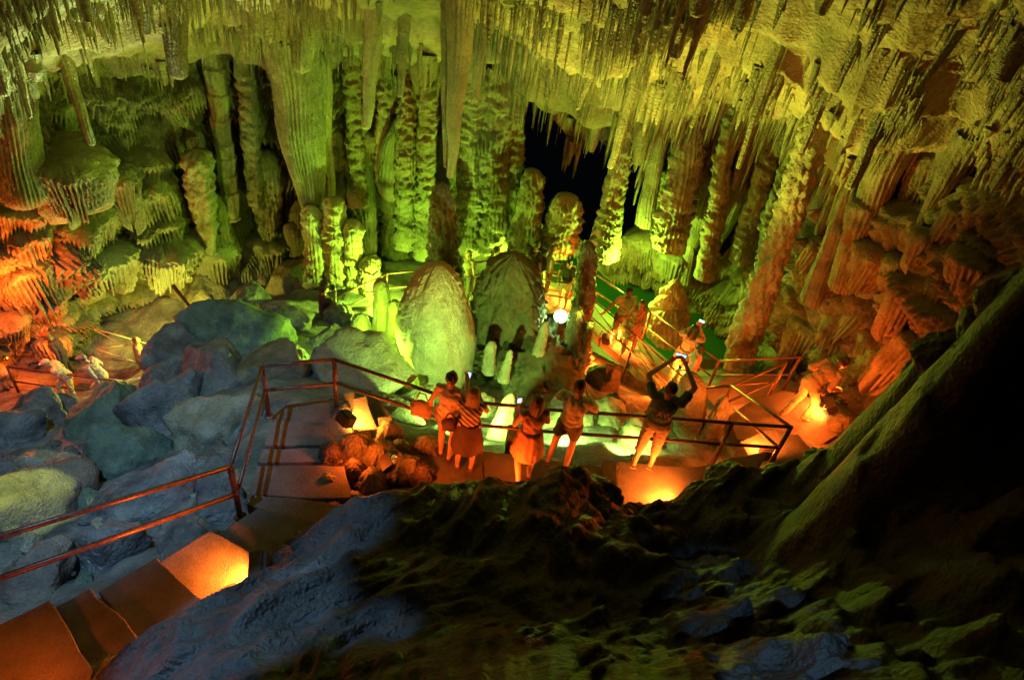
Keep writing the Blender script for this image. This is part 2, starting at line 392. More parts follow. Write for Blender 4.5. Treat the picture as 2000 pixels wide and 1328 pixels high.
# sew the first vault row to the last wall row
w = np.clip(1-tt[None, :]/0.02, 0, 1)[..., None]
Vc = Vc*(1-w)+(Vw[:, -1:, :]+(Vc-Vc[:, :1, :]))*w
F = grid_faces(nu, NC_)[:, ::-1]
vault = tag(mesh_np('cave_ceiling', Vc.reshape(-1, 3), F.copy(), True, CEIL), kind='structure')

# ---------------------------------------------------------------- ground by control points
class Ground:
    def __init__(s, pts):
        P = np.array(pts, float); s.P = P; n = len(P)
        D = np.sqrt(((P[:, None, :2]-P[None, :, :2])**2).sum(-1)+0.02)
        A = np.zeros((n+3, n+3)); A[:n, :n] = D; A[:n, n] = 1; A[:n, n+1:] = P[:, :2]; A[n, :n] = 1; A[n+1:, :n] = P[:, :2].T
        s.w = np.linalg.solve(A+np.diag(np.r_[np.full(n, 1e-3), 0, 0, 0]), np.r_[P[:, 2], 0, 0, 0])
    def z(s, x, y):
        x = np.asarray(x, float); y = np.asarray(y, float); n = len(s.P)
        r = s.w[n]+s.w[n+1]*x+s.w[n+2]*y
        for k in range(n): r = r + s.w[k]*np.sqrt((x-s.P[k, 0])**2+(y-s.P[k, 1])**2+0.02)
        return r
    def hit(s, px, py):
        r = ray(px, py); r = r/np.linalg.norm(r); t = np.arange(1.5, 45, 0.04)
        q = CAM+r*t[:, None]; z = s.z(q[:, 0], q[:, 1]); k = np.argmax(q[:, 2] < z)
        return q[k]
fl = [PZ(*c) for c in [(-60, 1330, 1.75), (80, 1280, 1.5), (300, 1160, 1.1), (420, 1110, .85), (520, 1060, .6), (560, 950, .2), (560, 860, .0), (600, 800, -.1),
      (700, 880, -.15), (870, 900, -.1), (1000, 915, -.1), (1100, 925, -.1), (1250, 935, -.1), (1350, 945, -.2),
      (860, 760, -2.85), (940, 850, -1.6), (1060, 860, -1.3), (1200, 860, -1.3), (1300, 860, -1.6), (1100, 800, -2.1), (1200, 750, -4.0), (1040, 700, -3.2), (1100, 640, -4.9),
      (700, 650, -3.6), (740, 680, -3.2), (660, 560, -4.9), (760, 560, -4.9), (600, 700, -2.6), (700, 760, -1.6), (760, 810, -1.2),
      (450, 650, -2.6), (370, 750, -2.4), (250, 800, -3.3), (60, 800, -3.5), (520, 600, -4.0), (560, 640, -3.4), (150, 850, -2.0), (250, 950, -.8), (60, 1000, -1.1), (200, 1100, .35), (400, 950, -.2), (0, 1150, .3), (450, 1000, .3),
      (420, 850, -1.2), (500, 780, -1.0), (-100, 900, -2.0), (-100, 1100, 0.0),
      (100, 720, -6.75), (230, 755, -6.75), (-60, 740, -6.75), (320, 640, -6.3), (300, 600, -6.2), (190, 680, -6.6), (430, 580, -6.0), (580, 560, -5.6),
      (860, 590, -5.3), (980, 590, -5.2), (1080, 600, -5.8), (1150, 560, -6.3), (1280, 560, -6.4), (1240, 700, -6.2), (1380, 640, -6.4), (1400, 700, -5.0), (1300, 780, -3.4),
      (1420, 740, -3.4), (1500, 760, -2.2), (1560, 800, -1.45), (1440, 850, -1.3), (1620, 800, -1.35), (1520, 880, -1.1), (1640, 860, -1.2)]]
fl += [(-13, 9, -5), (-13, 3, -2), (-9, -3, 2), (0, -6, 5), (8, -3, 3), (8, 4, 1), (8, 9, -1), (0, 3, 2.0), (4, 4, .5), (3, 6, -.2), (9, 21, -6.5), (-14, 22, -6.5), (0, 22, -6), (9, 14, -4), (-13, 14, -6.8), (7, 17, -6.4)]
FL = Ground(fl)
def build_ground(name, G, x0, x1, y0, y1, st, mat, rough=0.12, f=1.2, streak=None, mask=None):
    xs = np.arange(x0, x1, st); ys = np.arange(y0, y1, st); X, Y = np.meshgrid(xs, ys, indexing='ij')
    Z = G.z(X, Y)
    n = rough*fbm(X*f, Y*f, Z*f*0.7, 5, 61) + rough*0.9*(0.5-cellnoise(X*f*1.4+0.4*vnoise(X*3, Y*3, 0, 4), Y*f*1.4, Z*f, 7))
    if streak is not None: n = n+streak(X, Y, Z)
    Z = Z+n
    V = np.stack([X, Y, Z], -1).reshape(-1, 3)
    keep = np.ones(len(V), bool) if mask is None else mask(X, Y, Z).ravel()
    F = grid_faces(len(xs), len(ys), False, keep)
    V, F = compact(V, F)
    return tag(mesh_np(name, V, F, True, mat), kind='structure')
build_ground('cave_floor', FL, -15, 10.5, -8, 22.5, 0.06, BLOCK, 0.22, 0.9)
# near slope of bare rock below the viewer, falling off behind the stair and the walkway
fg = [PD(*c) for c in [(180, 1340, 2.45), (300, 1262, 2.75), (420, 1190, 3.35), (540, 1130, 3.9), (600, 1080, 4.2), (640, 1020, 4.5), (700, 975, 4.75), (770, 965, 5.0), (850, 945, 5.3), (960, 930, 5.6), (1040, 940, 5.7),
      (1090, 925, 5.8), (1140, 950, 5.75), (1180, 1000, 5.6), (1250, 1012, 5.65), (1310, 985, 5.8), (1360, 945, 6.0), (1430, 945, 6.2), (1480, 938, 6.2), (1530, 965, 6.2), (1600, 945, 6.3), (1660, 905, 6.4), (1710, 850, 6.3), (1760, 790, 6.0), (1800, 750, 5.8), (1850, 690, 5.6), (1930, 640, 5.2), (2010, 560, 4.8), (2100, 500, 4.4),
      (400, 1330, 2.3), (560, 1240, 2.9), (700, 1120, 3.7), (700, 1300, 2.4), (860, 1060, 4.3), (950, 1200, 3.2), (900, 1330, 2.1), (1100, 1050, 4.5), (1100, 1200, 3.4), (1200, 1330, 2.2), (1250, 1100, 4.5), (1320, 1080, 4.9), (1420, 1000, 5.4), (1300, 1200, 3.5), (1500, 1080, 4.4), (1560, 1000, 4.7), (1550, 1200, 3.2), (1560, 1330, 2.2),
      (1700, 950, 4.9), (1750, 1050, 4.0), (1700, 1200, 3.0), (1900, 850, 4.6), (1900, 1000, 3.7), (1950, 1200, 2.7), (1980, 720, 4.4), (1900, 1330, 2.0)]]
drop = [(-3.9, 2.4, 1.0), (-3.6, 3.2, .8), (-3.0, 4.0, .3), (-2.9, 4.9, -.3), (-2.3, 5.5, -.8), (-1.4, 6.1, -1), (-.4, 6.5, -1), (.6, 6.7, -1), (1.4, 6.8, -1), (2.2, 6.9, -1), (3.0, 7.1, -1.5), (3.9, 7.5, -2), (4.8, 7.9, -2), (4.5, 7.3, .2), (5.1, 7.3, 1.2), (4.1, 7.2, -.3), (5.4, 8.2, 0), (6.3, 8.2, 2), (7.2, 8.2, 3.5), (8.5, 8.0, 4.5), (5.9, 5.8, 5.2), (5.5, 4.5, 6.8), (7, 6.5, 6),
        (-3.5, 1.2, 2.6), (-3.8, -1, 4.5), (-1, 0, 5.6), (2, 0, 5.4), (4, 0, 5.8), (6, 2, 6.5), (8, 2, 8), (8, 5, 7.5), (-2, -3, 7), (3, -3, 7.2), (7, -3, 8)]
FG = Ground(list(map(tuple, fg))+drop)
def streak(X, Y, Z):
    u = (X*0.55+Y*0.83); v = (-X*0.83+Y*0.55)
    w = 0.25*vnoise(X*1.1, Y*1.1, 0, 5)
    r = np.abs(fbm((v+w)*3.2, u*0.55, 1, 4, 19)); r2 = np.abs(fbm((v+w)*8, u*1.3, 3, 3, 29))
    s_ = np.clip((X-0.2)/1.5, 0, 1)
    k = 0.45*(0.55-cellnoise(X*1.5+0.5*vnoise(X*3, Y*3, 2, 3), Y*1.5, Z*1.1, 31))+0.22*(0.5-cellnoise(X*4, Y*4, Z*3, 33))
    big_ = np.clip((X-2.6)/1.2, 0, 1)*(0.75*fbm(X*0.8, Y*0.9, Z*0.5, 4, 52)+0.35*np.abs(fbm(X*2, Y*2, Z*1.2, 3, 53))-0.15)
    return big_ + (0.26*r+0.12*r2)*(1-0.5*s_) + 0.30*fbm(X*0.9, Y*0.9, 5, 4, 12) + k*(0.08+0.92*s_) + (0.03+0.10*s_)*fbm(X*3.5, Y*3.5, Z*3.5, 4, 35)
build_ground('near_rock_slope', FG, -4.4, 9, -4, 8.8, 0.028, SHADESLOPE, 0.16, 1.6, streak)
# ---------------------------------------------------------------- pool
WATER = bpy.data.materials.new('pool_water'); WATER.use_nodes = True
_b = WATER.node_tree.nodes['Principled BSDF']; _b.inputs['Base Color'].default_value = (0.02, 0.09, 0.025, 1); _b.inputs['Roughness'].default_value = 0.12
_n = WATER.node_tree.nodes.new('ShaderNodeTexNoise'); _n.inputs['Scale'].default_value = 3.0
_p = WATER.node_tree.nodes.new('ShaderNodeBump'); _p.inputs['Strength'].default_value = 0.12
WATER.node_tree.links.new(_n.outputs['Fac'], _p.inputs['Height']); WATER.node_tree.links.new(_p.outputs['Normal'], _b.inputs['Normal'])
mb = MB(); mb.prism([(0.8, 11.5, -5.75), (8.5, 11.5, -5.75), (8.5, 20.5, -5.75), (0.8, 20.5, -5.75)], 0.05)
tag(mb.build('pool_water', WATER), kind='structure')
# ---------------------------------------------------------------- dripstone
def column_mesh(name, p0, p1, r0, r1, kind='tier', seed=0, top='open', bot='open', mat=ROCK, res=0.03, bulge=0.0, nth=None):
    """p0 bottom, p1 top; r0,r1 radii there; top/bot: open | round"""
    p0 = np.array(p0, float); p1 = np.array(p1, float); Lg = np.linalg.norm(p1-p0)
    nt_ = nth or int(max(28, min(260, 2*math.pi*max(r0, r1)/res))); nz = int(max(14, min(420, Lg/res)))
    t = np.linspace(0, 1, nz)
    if top == 'round': t = 1-(1-t)**1.25
    th = np.linspace(0, 2*math.pi, nt_, endpoint=False)
    TH, TT = np.meshgrid(th, t, indexing='ij')
    R = r0+(r1-r0)*TT + bulge*np.sin(math.pi*TT)*max(r0, r1)
    rm = max(r0, r1)
    if top == 'round':
        hz = min(0.5, 1.1*rm/Lg); R = R*np.sqrt(np.clip(1-np.clip((TT-(1-hz))/hz, 0, 1)**2, 0.0004, 1))
    if bot == 'round':
        hz = min(0.5, 1.0*max(r0, 0.02)/Lg); R = R*np.sqrt(np.clip(1-np.clip((hz-TT)/hz, 0, 1)**2, 0.0004, 1))
    ca, sa = np.cos(TH), np.sin(TH); zz = TT*Lg
    A = rm*1.3; k = R/rm
    # periodic lateral coordinate through 3d noise; ribs from integer angular count
    nx = ca*A; ny = sa*A
    lob = 0.20*fbm(nx*1.2/A+seed, ny*1.2/A, zz*0.25/A, 3, seed)
    cw = max(0.35, rm*1.1); ncell = max(2, round(2*math.pi*rm/cw)); al = TH/(2*math.pi)
    def cyc(f, s):            # blend two seams so that the pattern closes
        w = np.clip((al-0.85)/0.15, 0, 1); c = 2*math.pi*rm
        return f(al*c, zz, s)*(1-w)+f((al-1)*c, zz, s)*w
    dd = 0
    if kind == 'tier':
        ch = max(0.32, rm*0.9)
        dd = 0.42*rm*cyc(lambda a_, b_, s: tiers(a_, b_+s, max(0.4, rm*1.2), ch, s, 0.06, 0.5), seed) + 0.16*min(rm, .35)*cyc(lambda a_, b_, s: tiers(a_, b_+s, 0.22, 0.17, s+3, 0.035, 0.5), seed) - 0.25*rm
        dd = dd*(0.45+0.9*np.clip(0.5+vnoise(nx*0.8/rm, ny*0.8/rm, zz*0.9/rm*0.5, seed+4), 0, 1)) + 0.10*rm*np.abs(np.sin(TH*11+2*vnoise(nx*2, ny*2, zz, seed))) + 0.22*rm*fbm(nx*0.9/rm, ny*0.9/rm, zz*0.45/rm, 3, seed+6)
    elif kind == 'segment':
        st_ = zz/(rm*2.6)+0.4*vnoise(zz*1.2, seed, 0, 3); f_ = st_-np.floor(st_)
        dd = rm*(0.22*f_+0.1*np.sin(TH*9+seed)*0.35+0.10*np.abs(fbm(nx*4, ny*4, zz*2, 3, seed)))-0.1*rm
    elif kind == 'rib':
        n_ = max(7, int(2*math.pi*rm/0.085)); wv = 0.9*vnoise(nx*1.5, ny*1.5, zz*0.7, seed)
        dd = rm*0.17*np.abs(np.sin(TH*n_/2+wv*2)) + 0.12*rm*fbm(nx*3, ny*3, zz*0.8, 3, seed) + 0.05*rm*fbm(nx*12, ny*12, zz*6, 2, seed)
    elif kind == 'lump':
        dd = 0.40*rm*(0.55-cellnoise(nx*2.2/rm*0.8+seed, ny*2.2/rm*0.8, zz*2.0/rm*0.8, seed)) + 0.12*rm*(0.5-cellnoise(nx*6/rm, ny*6/rm, zz*7/rm, seed+2))
    elif kind == 'smooth':
        dd = rm*(0.05*(0.5-cellnoise(nx*5/rm, ny*5/rm, zz*3.5/rm, seed))+0.02*np.sin(zz*9/rm+2*vnoise(nx*3, ny*3, zz*2, 4))+0.13*fbm(nx*1.4/rm, ny*1.4/rm, zz*0.7/rm, 3, seed)+0.012*np.sin(TH*26+3*vnoise(nx*2, ny*2, zz, 3))+0.02*fbm(nx*9, ny*9, zz*6, 3, seed))
    elif kind == 'artichoke':
        st_ = zz/(Lg/5.2)+0.35*vnoise(nx*1.5/rm, ny*1.5/rm, seed, 3)+0.12*vnoise(nx*7/rm, ny*7/rm, seed, 6); f_ = 1-(st_-np.floor(st_))
        dd = rm*(0.50*np.clip(f_*1.1-0.1, 0, 1)**0.7-0.2) + 0.07*rm*np.abs(fbm(nx*7, ny*7, zz*7, 3, seed))+0.05*rm*np.abs(np.sin(TH*21+2*vnoise(nx*4, ny*4, zz*2, 2)))
    elif kind == 'mound':
        st_ = zz/(Lg/8.0)+0.9*fbm(nx*1.6/rm, ny*1.6/rm, zz*.6/rm, 3, seed)+0.25*vnoise(nx*8/rm, ny*8/rm, seed, 6); f_ = 1-(st_-np.floor(st_))
        dd = rm*(0.17*np.clip(f_*1.15-0.15, 0, 1)**0.7-0.05) + 0.20*rm*(0.5-cellnoise(nx*3/rm+seed, ny*3/rm, zz*3/rm, seed)) + 0.10*rm*(0.5-cellnoise(nx*9/rm, ny*9/rm, zz*9/rm, seed+3)) + 0.12*rm*fbm(nx*1.3/rm, ny*1.3/rm, zz/rm, 3, seed+5)
    elif kind == 'dome':
        up_ = np.clip((TT-0.62)/0.25, 0, 1)
        dd = rm*(0.16*fbm(nx*1.1/rm+3, ny*1.1/rm, zz*0.6/rm, 3, seed)+(0.02+0.14*up_)*(0.5-cellnoise(nx*5/rm, ny*5/rm, zz*4/rm, seed))+(1-up_)*0.035*np.abs(np.sin(TH*13+2.5*vnoise(nx*2, ny*2, zz*.6, 3)))+0.03*np.abs(fbm(nx*5/rm, ny*5/rm, zz*1.3/rm, 3, seed+2))+0.035*fbm(nx*11/rm, ny*11/rm, zz*9/rm, 3, seed))
    R = R*(1+lob) + dd*np.clip(k*1.4, 0, 1)
    R = np.maximum(R, 0.004)
    dx = p1-p0
    X = R*ca+TT*dx[0]; Y = R*sa+TT*dx[1]; Z = TT*dx[2]
    wob = 0.12*rm
    X = X+wob*vnoise(zz/rm*0.35, seed, 1, 5); Y = Y+wob*vnoise(zz/rm*0.35, seed, 8, 6)
    V = np.stack([X, Y, Z], -1).reshape(-1, 3); F = grid_faces(nt_, nz, True).tolist() if False else grid_faces(nt_, nz, True)
    o = mesh_np(name, V, F, True, mat); o.location = Vector(p0)
    return o
VXY = Vc[::6, ::4, :].reshape(-1, 3)
def vault_z(x, y):
    k = np.argmin((VXY[:, 0]-x)**2+(VXY[:, 1]-y)**2); return VXY[k, 2]
def col(top, bot, D, wt, wb, kind, name, label, cat, group=None, seed=1, tend='open', bend='open', mat=None, bulge=0, sink=0.0, D2=None):
    p1 = PD(*top, D2 or D); p0 = PD(*bot, D); q = (p0+p1)/2
    s = ppm(q); p0 = p0-np.array([0, 0, sink])
    if tend == 'open':
        for _ in range(3):
            z = vault_z(p1[0], p1[1])+0.25
            if z > p1[2]: dr = (p1-p0)/max(p1[2]-p0[2], .3); p1 = p1+dr*(z-p1[2])
    o = column_mesh(name, p0, p1, wb/2/s, wt/2/s, kind, seed, tend, bend, mat or ROCK, 0.026, bulge)
    return tag(o, label, cat, group)
CG = 'dripstone columns along the back wall'
col((418, 140), (456, 425), 16.8, 36, 34, 'segment', 'dripstone_column', 'slender yellow column ringed in segments, left of the broad flowstone curtain', 'column', CG, 3)
col((575, 120), (612, 450), 16.2, 78, 18, 'rib', 'flowstone_curtain', 'broad ribbed flowstone curtain tapering down to a point above the knobbly columns', 'flowstone', None, 5, bend='round', bulge=0.25)
col((628, 130), (636, 400), 16.8, 30, 34, 'rib', 'flowstone_curtain', 'narrow ribbed curtain beside the right edge of the broad tapering one', 'flowstone', None, 6)
for k, (tp, bt, w, h_) in enumerate([((610, 400), (628, 585), 50, 'its left one, tallest'), ((652, 385), (662, 575), 44, 'second from left'), ((688, 430), (696, 580), 40, 'third from left'), ((722, 500), (728, 590), 44, 'lowest, rightmost')]):
    col(tp, bt, 15.9-0.1*k, w*0.85, w, 'tier', 'knobbly_column', 'knobbly bright green column below the flowstone curtain, %s of four' % h_, 'column', 'knobbly columns under the flowstone curtain', 30+k, tend='round', mat=PALE)
for k, (tp, bt, w, lb) in enumerate([((925, 150), (915, 490), 52, 'tall tiered column left in the trio behind the deck'), ((972, 130), (958, 480), 62, 'widest tiered column in the middle of the trio behind the deck'), ((1004, 250), (992, 480), 36, 'thin tiered column at the left edge of the black passage')]):
    col(tp, bt, 17.6+0.15*k, w, w, 'tier', 'dripstone_column', lb, 'column', CG, 40+k)
col((862, 400), (850, 500), 16.5, 22, 26, 'tier', 'dripstone_column', 'short thin tiered column just left of the dark spire', 'column', CG, 47, tend='round')
col((1042, 332), (1027, 500), 17.4, 44, 56, 'tier', 'stump_column', 'broken-topped brownish column standing in the big black passage', 'column', CG, 50, tend='round')
col((1106, 378), (1088, 490), 17.4, 52, 62, 'tier', 'stump_column', 'squat bright yellow column with flat top right of the broken-topped one', 'column', CG, 51, tend='round', mat=PALE)
col((1228, 215), (1180, 500), 17.2, 26, 52, 'tier', 'dripstone_column', 'tall leaning column between two black passages, thin above and thick below', 'column', CG, 52)
col((1292, 250), (1256, 440), 17.2, 22, 34, 'rib', 'dripstone_column', 'thin fluted column right of the narrow black passage', 'column', CG, 53)
col((1350, 235), (1306, 480), 17.0, 54, 66, 'tier', 'dripstone_column', 'thick tiered column left of the rightmost black passage', 'column', CG, 54)
col((1408, 350), (1376, 540), 16.4, 26, 36, 'tier', 'dripstone_column', 'twisted knobbly green column at the left edge of the tall dark slot', 'column', CG, 55)
col((1505, 285), (1446, 510), 16.2, 30, 42, 'tier', 'dripstone_column', 'leaning tiered column at the right edge of the tall dark slot', 'column', CG, 56)
col((1560, 270), (1500, 450), 15.8, 26, 36, 'tier', 'dripstone_column', 'leaning brown column next right of the tall dark slot column', 'column', CG, 57)
col((1530, 445), (1438, 720), 13.2, 44, 62, 'lump', 'dripstone_column', 'long leaning reddish column rising behind the fenced landing', 'column', CG, 58)
col((1690, 300), (1585, 590), 13.3, 34, 40, 'rib', 'flowstone_curtain', 'long leaning fluted curtain right of the reddish column', 'flowstone', None, 59)
col((1720, 350), (1640, 560), 12.6, 60, 44, 'rib', 'flowstone_curtain', 'wide fluted curtain on the right wall, above the seated visitors', 'flowstone', None, 60)
col((1880, 300), (1795, 440), 11.5, 50, 14, 'rib', 'flowstone_curtain', 'fan shaped curtain narrowing to a spout on the dim right wall', 'flowstone', None, 61, bend='round')
col((20, 190), (58, 400), 12.8, 88, 76, 'rib', 'flowstone_curtain', 'ribbed curtain over the orange wall at the left edge of the view', 'flowstone', None, 62, bend='round')
col((482, 180), (500, 400), 17.0, 34, 26, 'tier', 'dripstone_column', 'dim tiered column between the segmented column and the flowstone curtain', 'column', CG, 63)
col((795, 190), (790, 480), 17.4, 30, 44, 'tier', 'dripstone_column', 'mossy green tiered column behind the big pale hanging stalactite', 'column', CG, 64)
col((838, 180), (828, 500), 17.3, 26, 40, 'tier', 'dripstone_column', 'mossy green tiered column left of the longest hanging stalactite', 'column', CG, 65)
col((690, 180), (700, 400), 17.6, 24, 36, 'tier', 'dripstone_column', 'dim thin tiered column between curtain and big pale stalactite', 'column', CG, 66)

# shelves of flowstone with hanging fringes, growing out of the walls
def wall_pt(px, py):
    k = np.argmin((qxs-px)**2+(qys-py)**2); return Vws[k].copy()
qxs = qx[::3, ::3].ravel(); qys = qy[::3, ::3].ravel(); Vws = Vw[::3, ::3].reshape(-1, 3)
def shelf(cx_, y0, y1, w, seed, mat, label, group):
    p = wall_pt(cx_, (y0+y1)/2); s = ppm(p)
    dirv = CAM-p; dirv[2] = 0; dirv /= np.linalg.norm(dirv); R = w/2/s; H = (y1-y0)/s*1.35
    c = p-dirv*0.22*R
    nth = int(min(240, max(70, 2*math.pi*R/0.024))); nz = int(min(90, max(30, H/0.022)))
    th = np.linspace(0, 2*math.pi, nth, endpoint=False); t = np.linspace(0, 1, nz); TH, TT = np.meshgrid(th, t, indexing='ij')
    x1 = np.cos(TH)*R; y1_ = np.sin(TH)*R
    capf = 0.38+0.22*vnoise(x1*1.6, y1_*1.6, seed, 7)
    rr = np.where(TT < capf, np.sqrt(np.clip(1-(1-TT/capf)**2, 0, 1)), 1-0.30*(TT-capf)/(1-capf))
    nr = max(10, int(2*math.pi*R/0.11)); ph = TH*nr/2+1.2*vnoise(x1*2.5, y1_*2.5, 0, seed)
    ribs = np.abs(np.sin(ph)); rz = np.clip((TT-capf*0.7)/0.2, 0, 1)
    rr = rr*(1-0.20*(1-ribs)*rz)*(1+0.42*fbm(x1*1.5, y1_*1.5, TT*H*1.2+seed, 4, seed)+0.10*fbm(x1*8, y1_*8, TT*H*6, 3, seed))
    st2 = TT*H/0.16+0.8*vnoise(x1*5, y1_*5, 1, seed); rr = rr+0.05*(st2-np.floor(st2))*(TT > 0.1)
    ri = np.floor(ph/math.pi); ln = 0.75+0.95*rnd(ri.astype(int), 0*ri.astype(int), seed)
    tip = np.clip((TT-0.86)/0.14, 0, 1); rr = rr*(1-0.85*tip**2)
    zz_ = -TT*H*np.where(TT > capf, capf+(TT-capf)/(1e-3+TT)*0+ (1-capf)*1.0, 1)*1.0
    zz_ = -(np.minimum(TT, capf)+np.maximum(TT-capf, 0)*ln*1.25)*H
    V = np.stack([x1*rr, y1_*rr*0.9, zz_+H*0.5], -1).reshape(-1, 3)
    o = mesh_np('flowstone_shelf', V, grid_faces(nth, nz, True)[:, ::-1].copy(), True, mat); o.location = Vector(c); rq = random.Random(seed); o.rotation_euler = (rq.uniform(-.22, .22), rq.uniform(-.22, .22), rq.uniform(0, 6.28))
    tag(o, label, 'flowstone', group)
SH = {'left': [(140, 290, 372, 150), (273, 293, 335, 100), (250, 330, 400, 64), (300, 345, 425, 112), (172, 375, 460, 140), (422, 350, 422, 62), (497, 330, 410, 86), (497, 172, 226, 64), (315, 410, 466, 116), (195, 492, 546, 130), (325, 472, 526, 122), (420, 478, 536, 84), (240, 535, 602, 150), (450, 535, 596, 70), (535, 470, 516, 110), (380, 250, 300, 60), (110, 200, 260, 80), (150, 430, 490, 90), (380, 440, 480, 80), (100, 560, 610, 60)],
      'orange': [(30, 388, 436, 112), (55, 425, 510, 114), (58, 500, 576, 130), (60, 568, 606, 140), (110, 590, 640, 80), (20, 620, 660, 80), (100, 650, 690, 70)],
      'back': [(712, 340, 440, 42), (665, 290, 335, 44), (725, 258, 300, 52), (768, 310, 385, 58), (765, 410, 452, 58), (850, 240, 290, 40), (820, 330, 380, 50), (700, 460, 500, 60), (830, 420, 470, 40), (920, 462, 502, 62), (1372, 360, 402, 54), (1350, 405, 465, 64), (1260, 462, 516, 84), (1210, 470, 510, 50), (1320, 490, 530, 80), (1400, 500, 550, 60), (1480, 520, 570, 60)],
      'right': [(1832, 262, 308, 58), (1818, 300, 372, 92), (1930, 280, 312, 44), (1708, 362, 416, 50), (1683, 402, 452, 58), (1915, 228, 300, 82), (1700, 478, 546, 92), (1622, 522, 562, 50), (1742, 498, 546, 54), (1895, 488, 532, 92), (1757, 650, 730, 74), (1800, 456, 502, 58), (1680, 568, 606, 72), (1635, 612, 676, 68), (1578, 636, 692, 72), (1760, 560, 620, 60), (1820, 560, 620, 60), (1600, 470, 520, 50), (1860, 400, 450, 60)],
      'lower': [(1690, 598, 656, 60), (1697, 652, 692, 62), (1650, 708, 766, 84), (1708, 726, 758, 54), (1658, 770, 832, 64), (1610, 690, 740, 56), (1720, 780, 830, 60)]}
SLB = {'left': ('fringed yellow green flowstone shelf on the left wall', 'flowstone shelves of the left wall'), 'orange': ('orange lit fringed shelf at the left edge', 'orange lit shelves at the left edge'),
       'back': ('small mossy flowstone shelf between back wall columns', 'flowstone shelves of the back wall'), 'right': ('dim olive fringed shelf on the right wall', 'flowstone shelves of the right wall'), 'lower': ('reddish flowstone lump above the bending visitor', 'reddish lumps above the landing')}
sd_ = 700
for kk in SH:
    xs_ = sorted(q_[0] for q_ in SH[kk])
    ORD = 'first second third fourth fifth sixth seventh eighth ninth tenth eleventh twelfth thirteenth fourteenth fifteenth sixteenth seventeenth eighteenth nineteenth twentieth'.split()
    for (a_, b_, c_, w_) in SH[kk]:
        sd_ += 1; shelf(a_, b_, c_, w_*1.1, sd_, ROCK, SLB[kk][0]+', '+ORD[xs_.index(a_)]+' from the left', SLB[kk][1])
        xs_[xs_.index(a_)] = -1

# lesser columns and draperies filling the wall between the main ones
rq_ = random.Random(21); KD = {'tier': 'knotty olive column packed between bigger ones along the back wall', 'rib': 'narrow fluted drapery packed between bigger columns along the back wall', 'lump': 'lumpy mossy pillar packed between bigger columns along the back wall'}
for k in range(64):
    x = rq_.choice([rq_.uniform(400, 1000), rq_.uniform(1240, 1640), rq_.uniform(640, 1010)])
    yb = rq_.uniform(330, 520) if x < 1250 else rq_.uniform(380, 560); p = wall_pt(x, yb)
    kd = rq_.choice(['tier', 'rib', 'lump', 'rib']); hgt = rq_.uniform(0.8, 3.4); r_ = rq_.uniform(0.13, 0.42)
    dirv = CAM-p; dirv[2] = 0; dirv /= np.linalg.norm(dirv); p = p+dirv*r_*rq_.uniform(-.3, .5)
    hang = rq_.random() < .5
    o = column_mesh('drapery' if kd == 'rib' else 'lesser_column', p-np.array([0, 0, .5 if not hang else 0]), p+np.array([rq_.uniform(-.1, .1), rq_.uniform(-.1, .1), hgt]), r_*(0.35 if hang else 1.1), r_*(1.2 if hang else .5), kd, 900+k, 'round', 'round', rq_.choice([ROCK, PALE, MOSS]), 0.03, rq_.uniform(0, .3))
    tag(o, KD[kd], 'column' if kd != 'rib' else 'flowstone', 'lesser columns of the back wall, '+kd)

# the named big stalactites
def stal(top, bot, D, wt, wb, kind, label, seed, mat=None):
    return col(top, bot, D, wt, wb, kind, 'stalactite', label, 'stalactite', 'big stalactites over the basin', seed, bend='round', mat=mat)
stal((905, -30), (879, 350), 13.2, 52, 12, 'rib', 'longest and thickest stalactite, its tip above the dark spire', 71, PALE)
stal((872, -20), (872, 328), 13.5, 22, 9, 'rib', 'thin long stalactite grown close along the left side of the longest one', 72)
stal((732, 0), (716, 253), 14.3, 34, 15, 'rib', 'long smooth pale stalactite with blunt tip left of the longest one', 73, PALE)
stal((948, 0), (928, 200), 14.5, 22, 12, 'rib', 'pale green stalactite just right of the longest one', 74, PALE)
stal((790, 10), (782, 190), 14.8, 24, 10, 'rib', 'medium stalactite between the smooth pale one and the longest one', 75)
stal((588, 20), (592, 142), 15.0, 54, 30, 'rib', 'thick fluted stalactite bundle above the broad flowstone curtain', 76)
stal((96, 30), (180, 285), 13.0, 30, 12, 'rib', 'slanting stalactite near the top left corner, reaching over the left tiers', 77)
stal((8, 30), (58, 232), 11.5, 26, 8, 'rib', 'whitish green stalactite at the left edge, its sharp tip above the ribbed curtain', 78, PALE)
stal((-20, 40), (10, 190), 11.0, 40, 20, 'rib', 'whitish green stalactite cut by the left edge of the view', 79, PALE)
stal((34, 20), (56, 115), 11.8, 18, 8, 'rib', 'short whitish green stalactite under the brightest patch of vault', 80, PALE)
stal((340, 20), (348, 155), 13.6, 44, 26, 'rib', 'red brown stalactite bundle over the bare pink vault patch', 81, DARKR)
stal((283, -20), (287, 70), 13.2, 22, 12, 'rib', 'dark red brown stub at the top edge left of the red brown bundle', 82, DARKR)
stal((208, -10), (218, 90), 13.0, 30, 12, 'lump', 'knobbly whitish stalactite near the top left, above the left tiers', 83, PALE)
stal((1060, 0), (1010, 185), 14.8, 24, 8, 'rib', 'slim stalactite over the left corner of the big black passage', 84)
stal((1290, -20), (1192, 330), 14.2, 30, 12, 'rib', 'very long slanting stalactite over the leaning column', 85)
stal((1200, 10), (1128, 215), 14.4, 22, 7, 'rib', 'long slim stalactite over the middle of the big black passage', 86)
stal((1560, -10), (1440, 330), 12.5, 24, 9, 'rib', 'long slanting stalactite over the tall dark slot', 87)
stal((1690, 20), (1565, 300), 11.5, 26, 8, 'rib', 'long slanting stalactite in front of the bare yellow vault patches', 88)
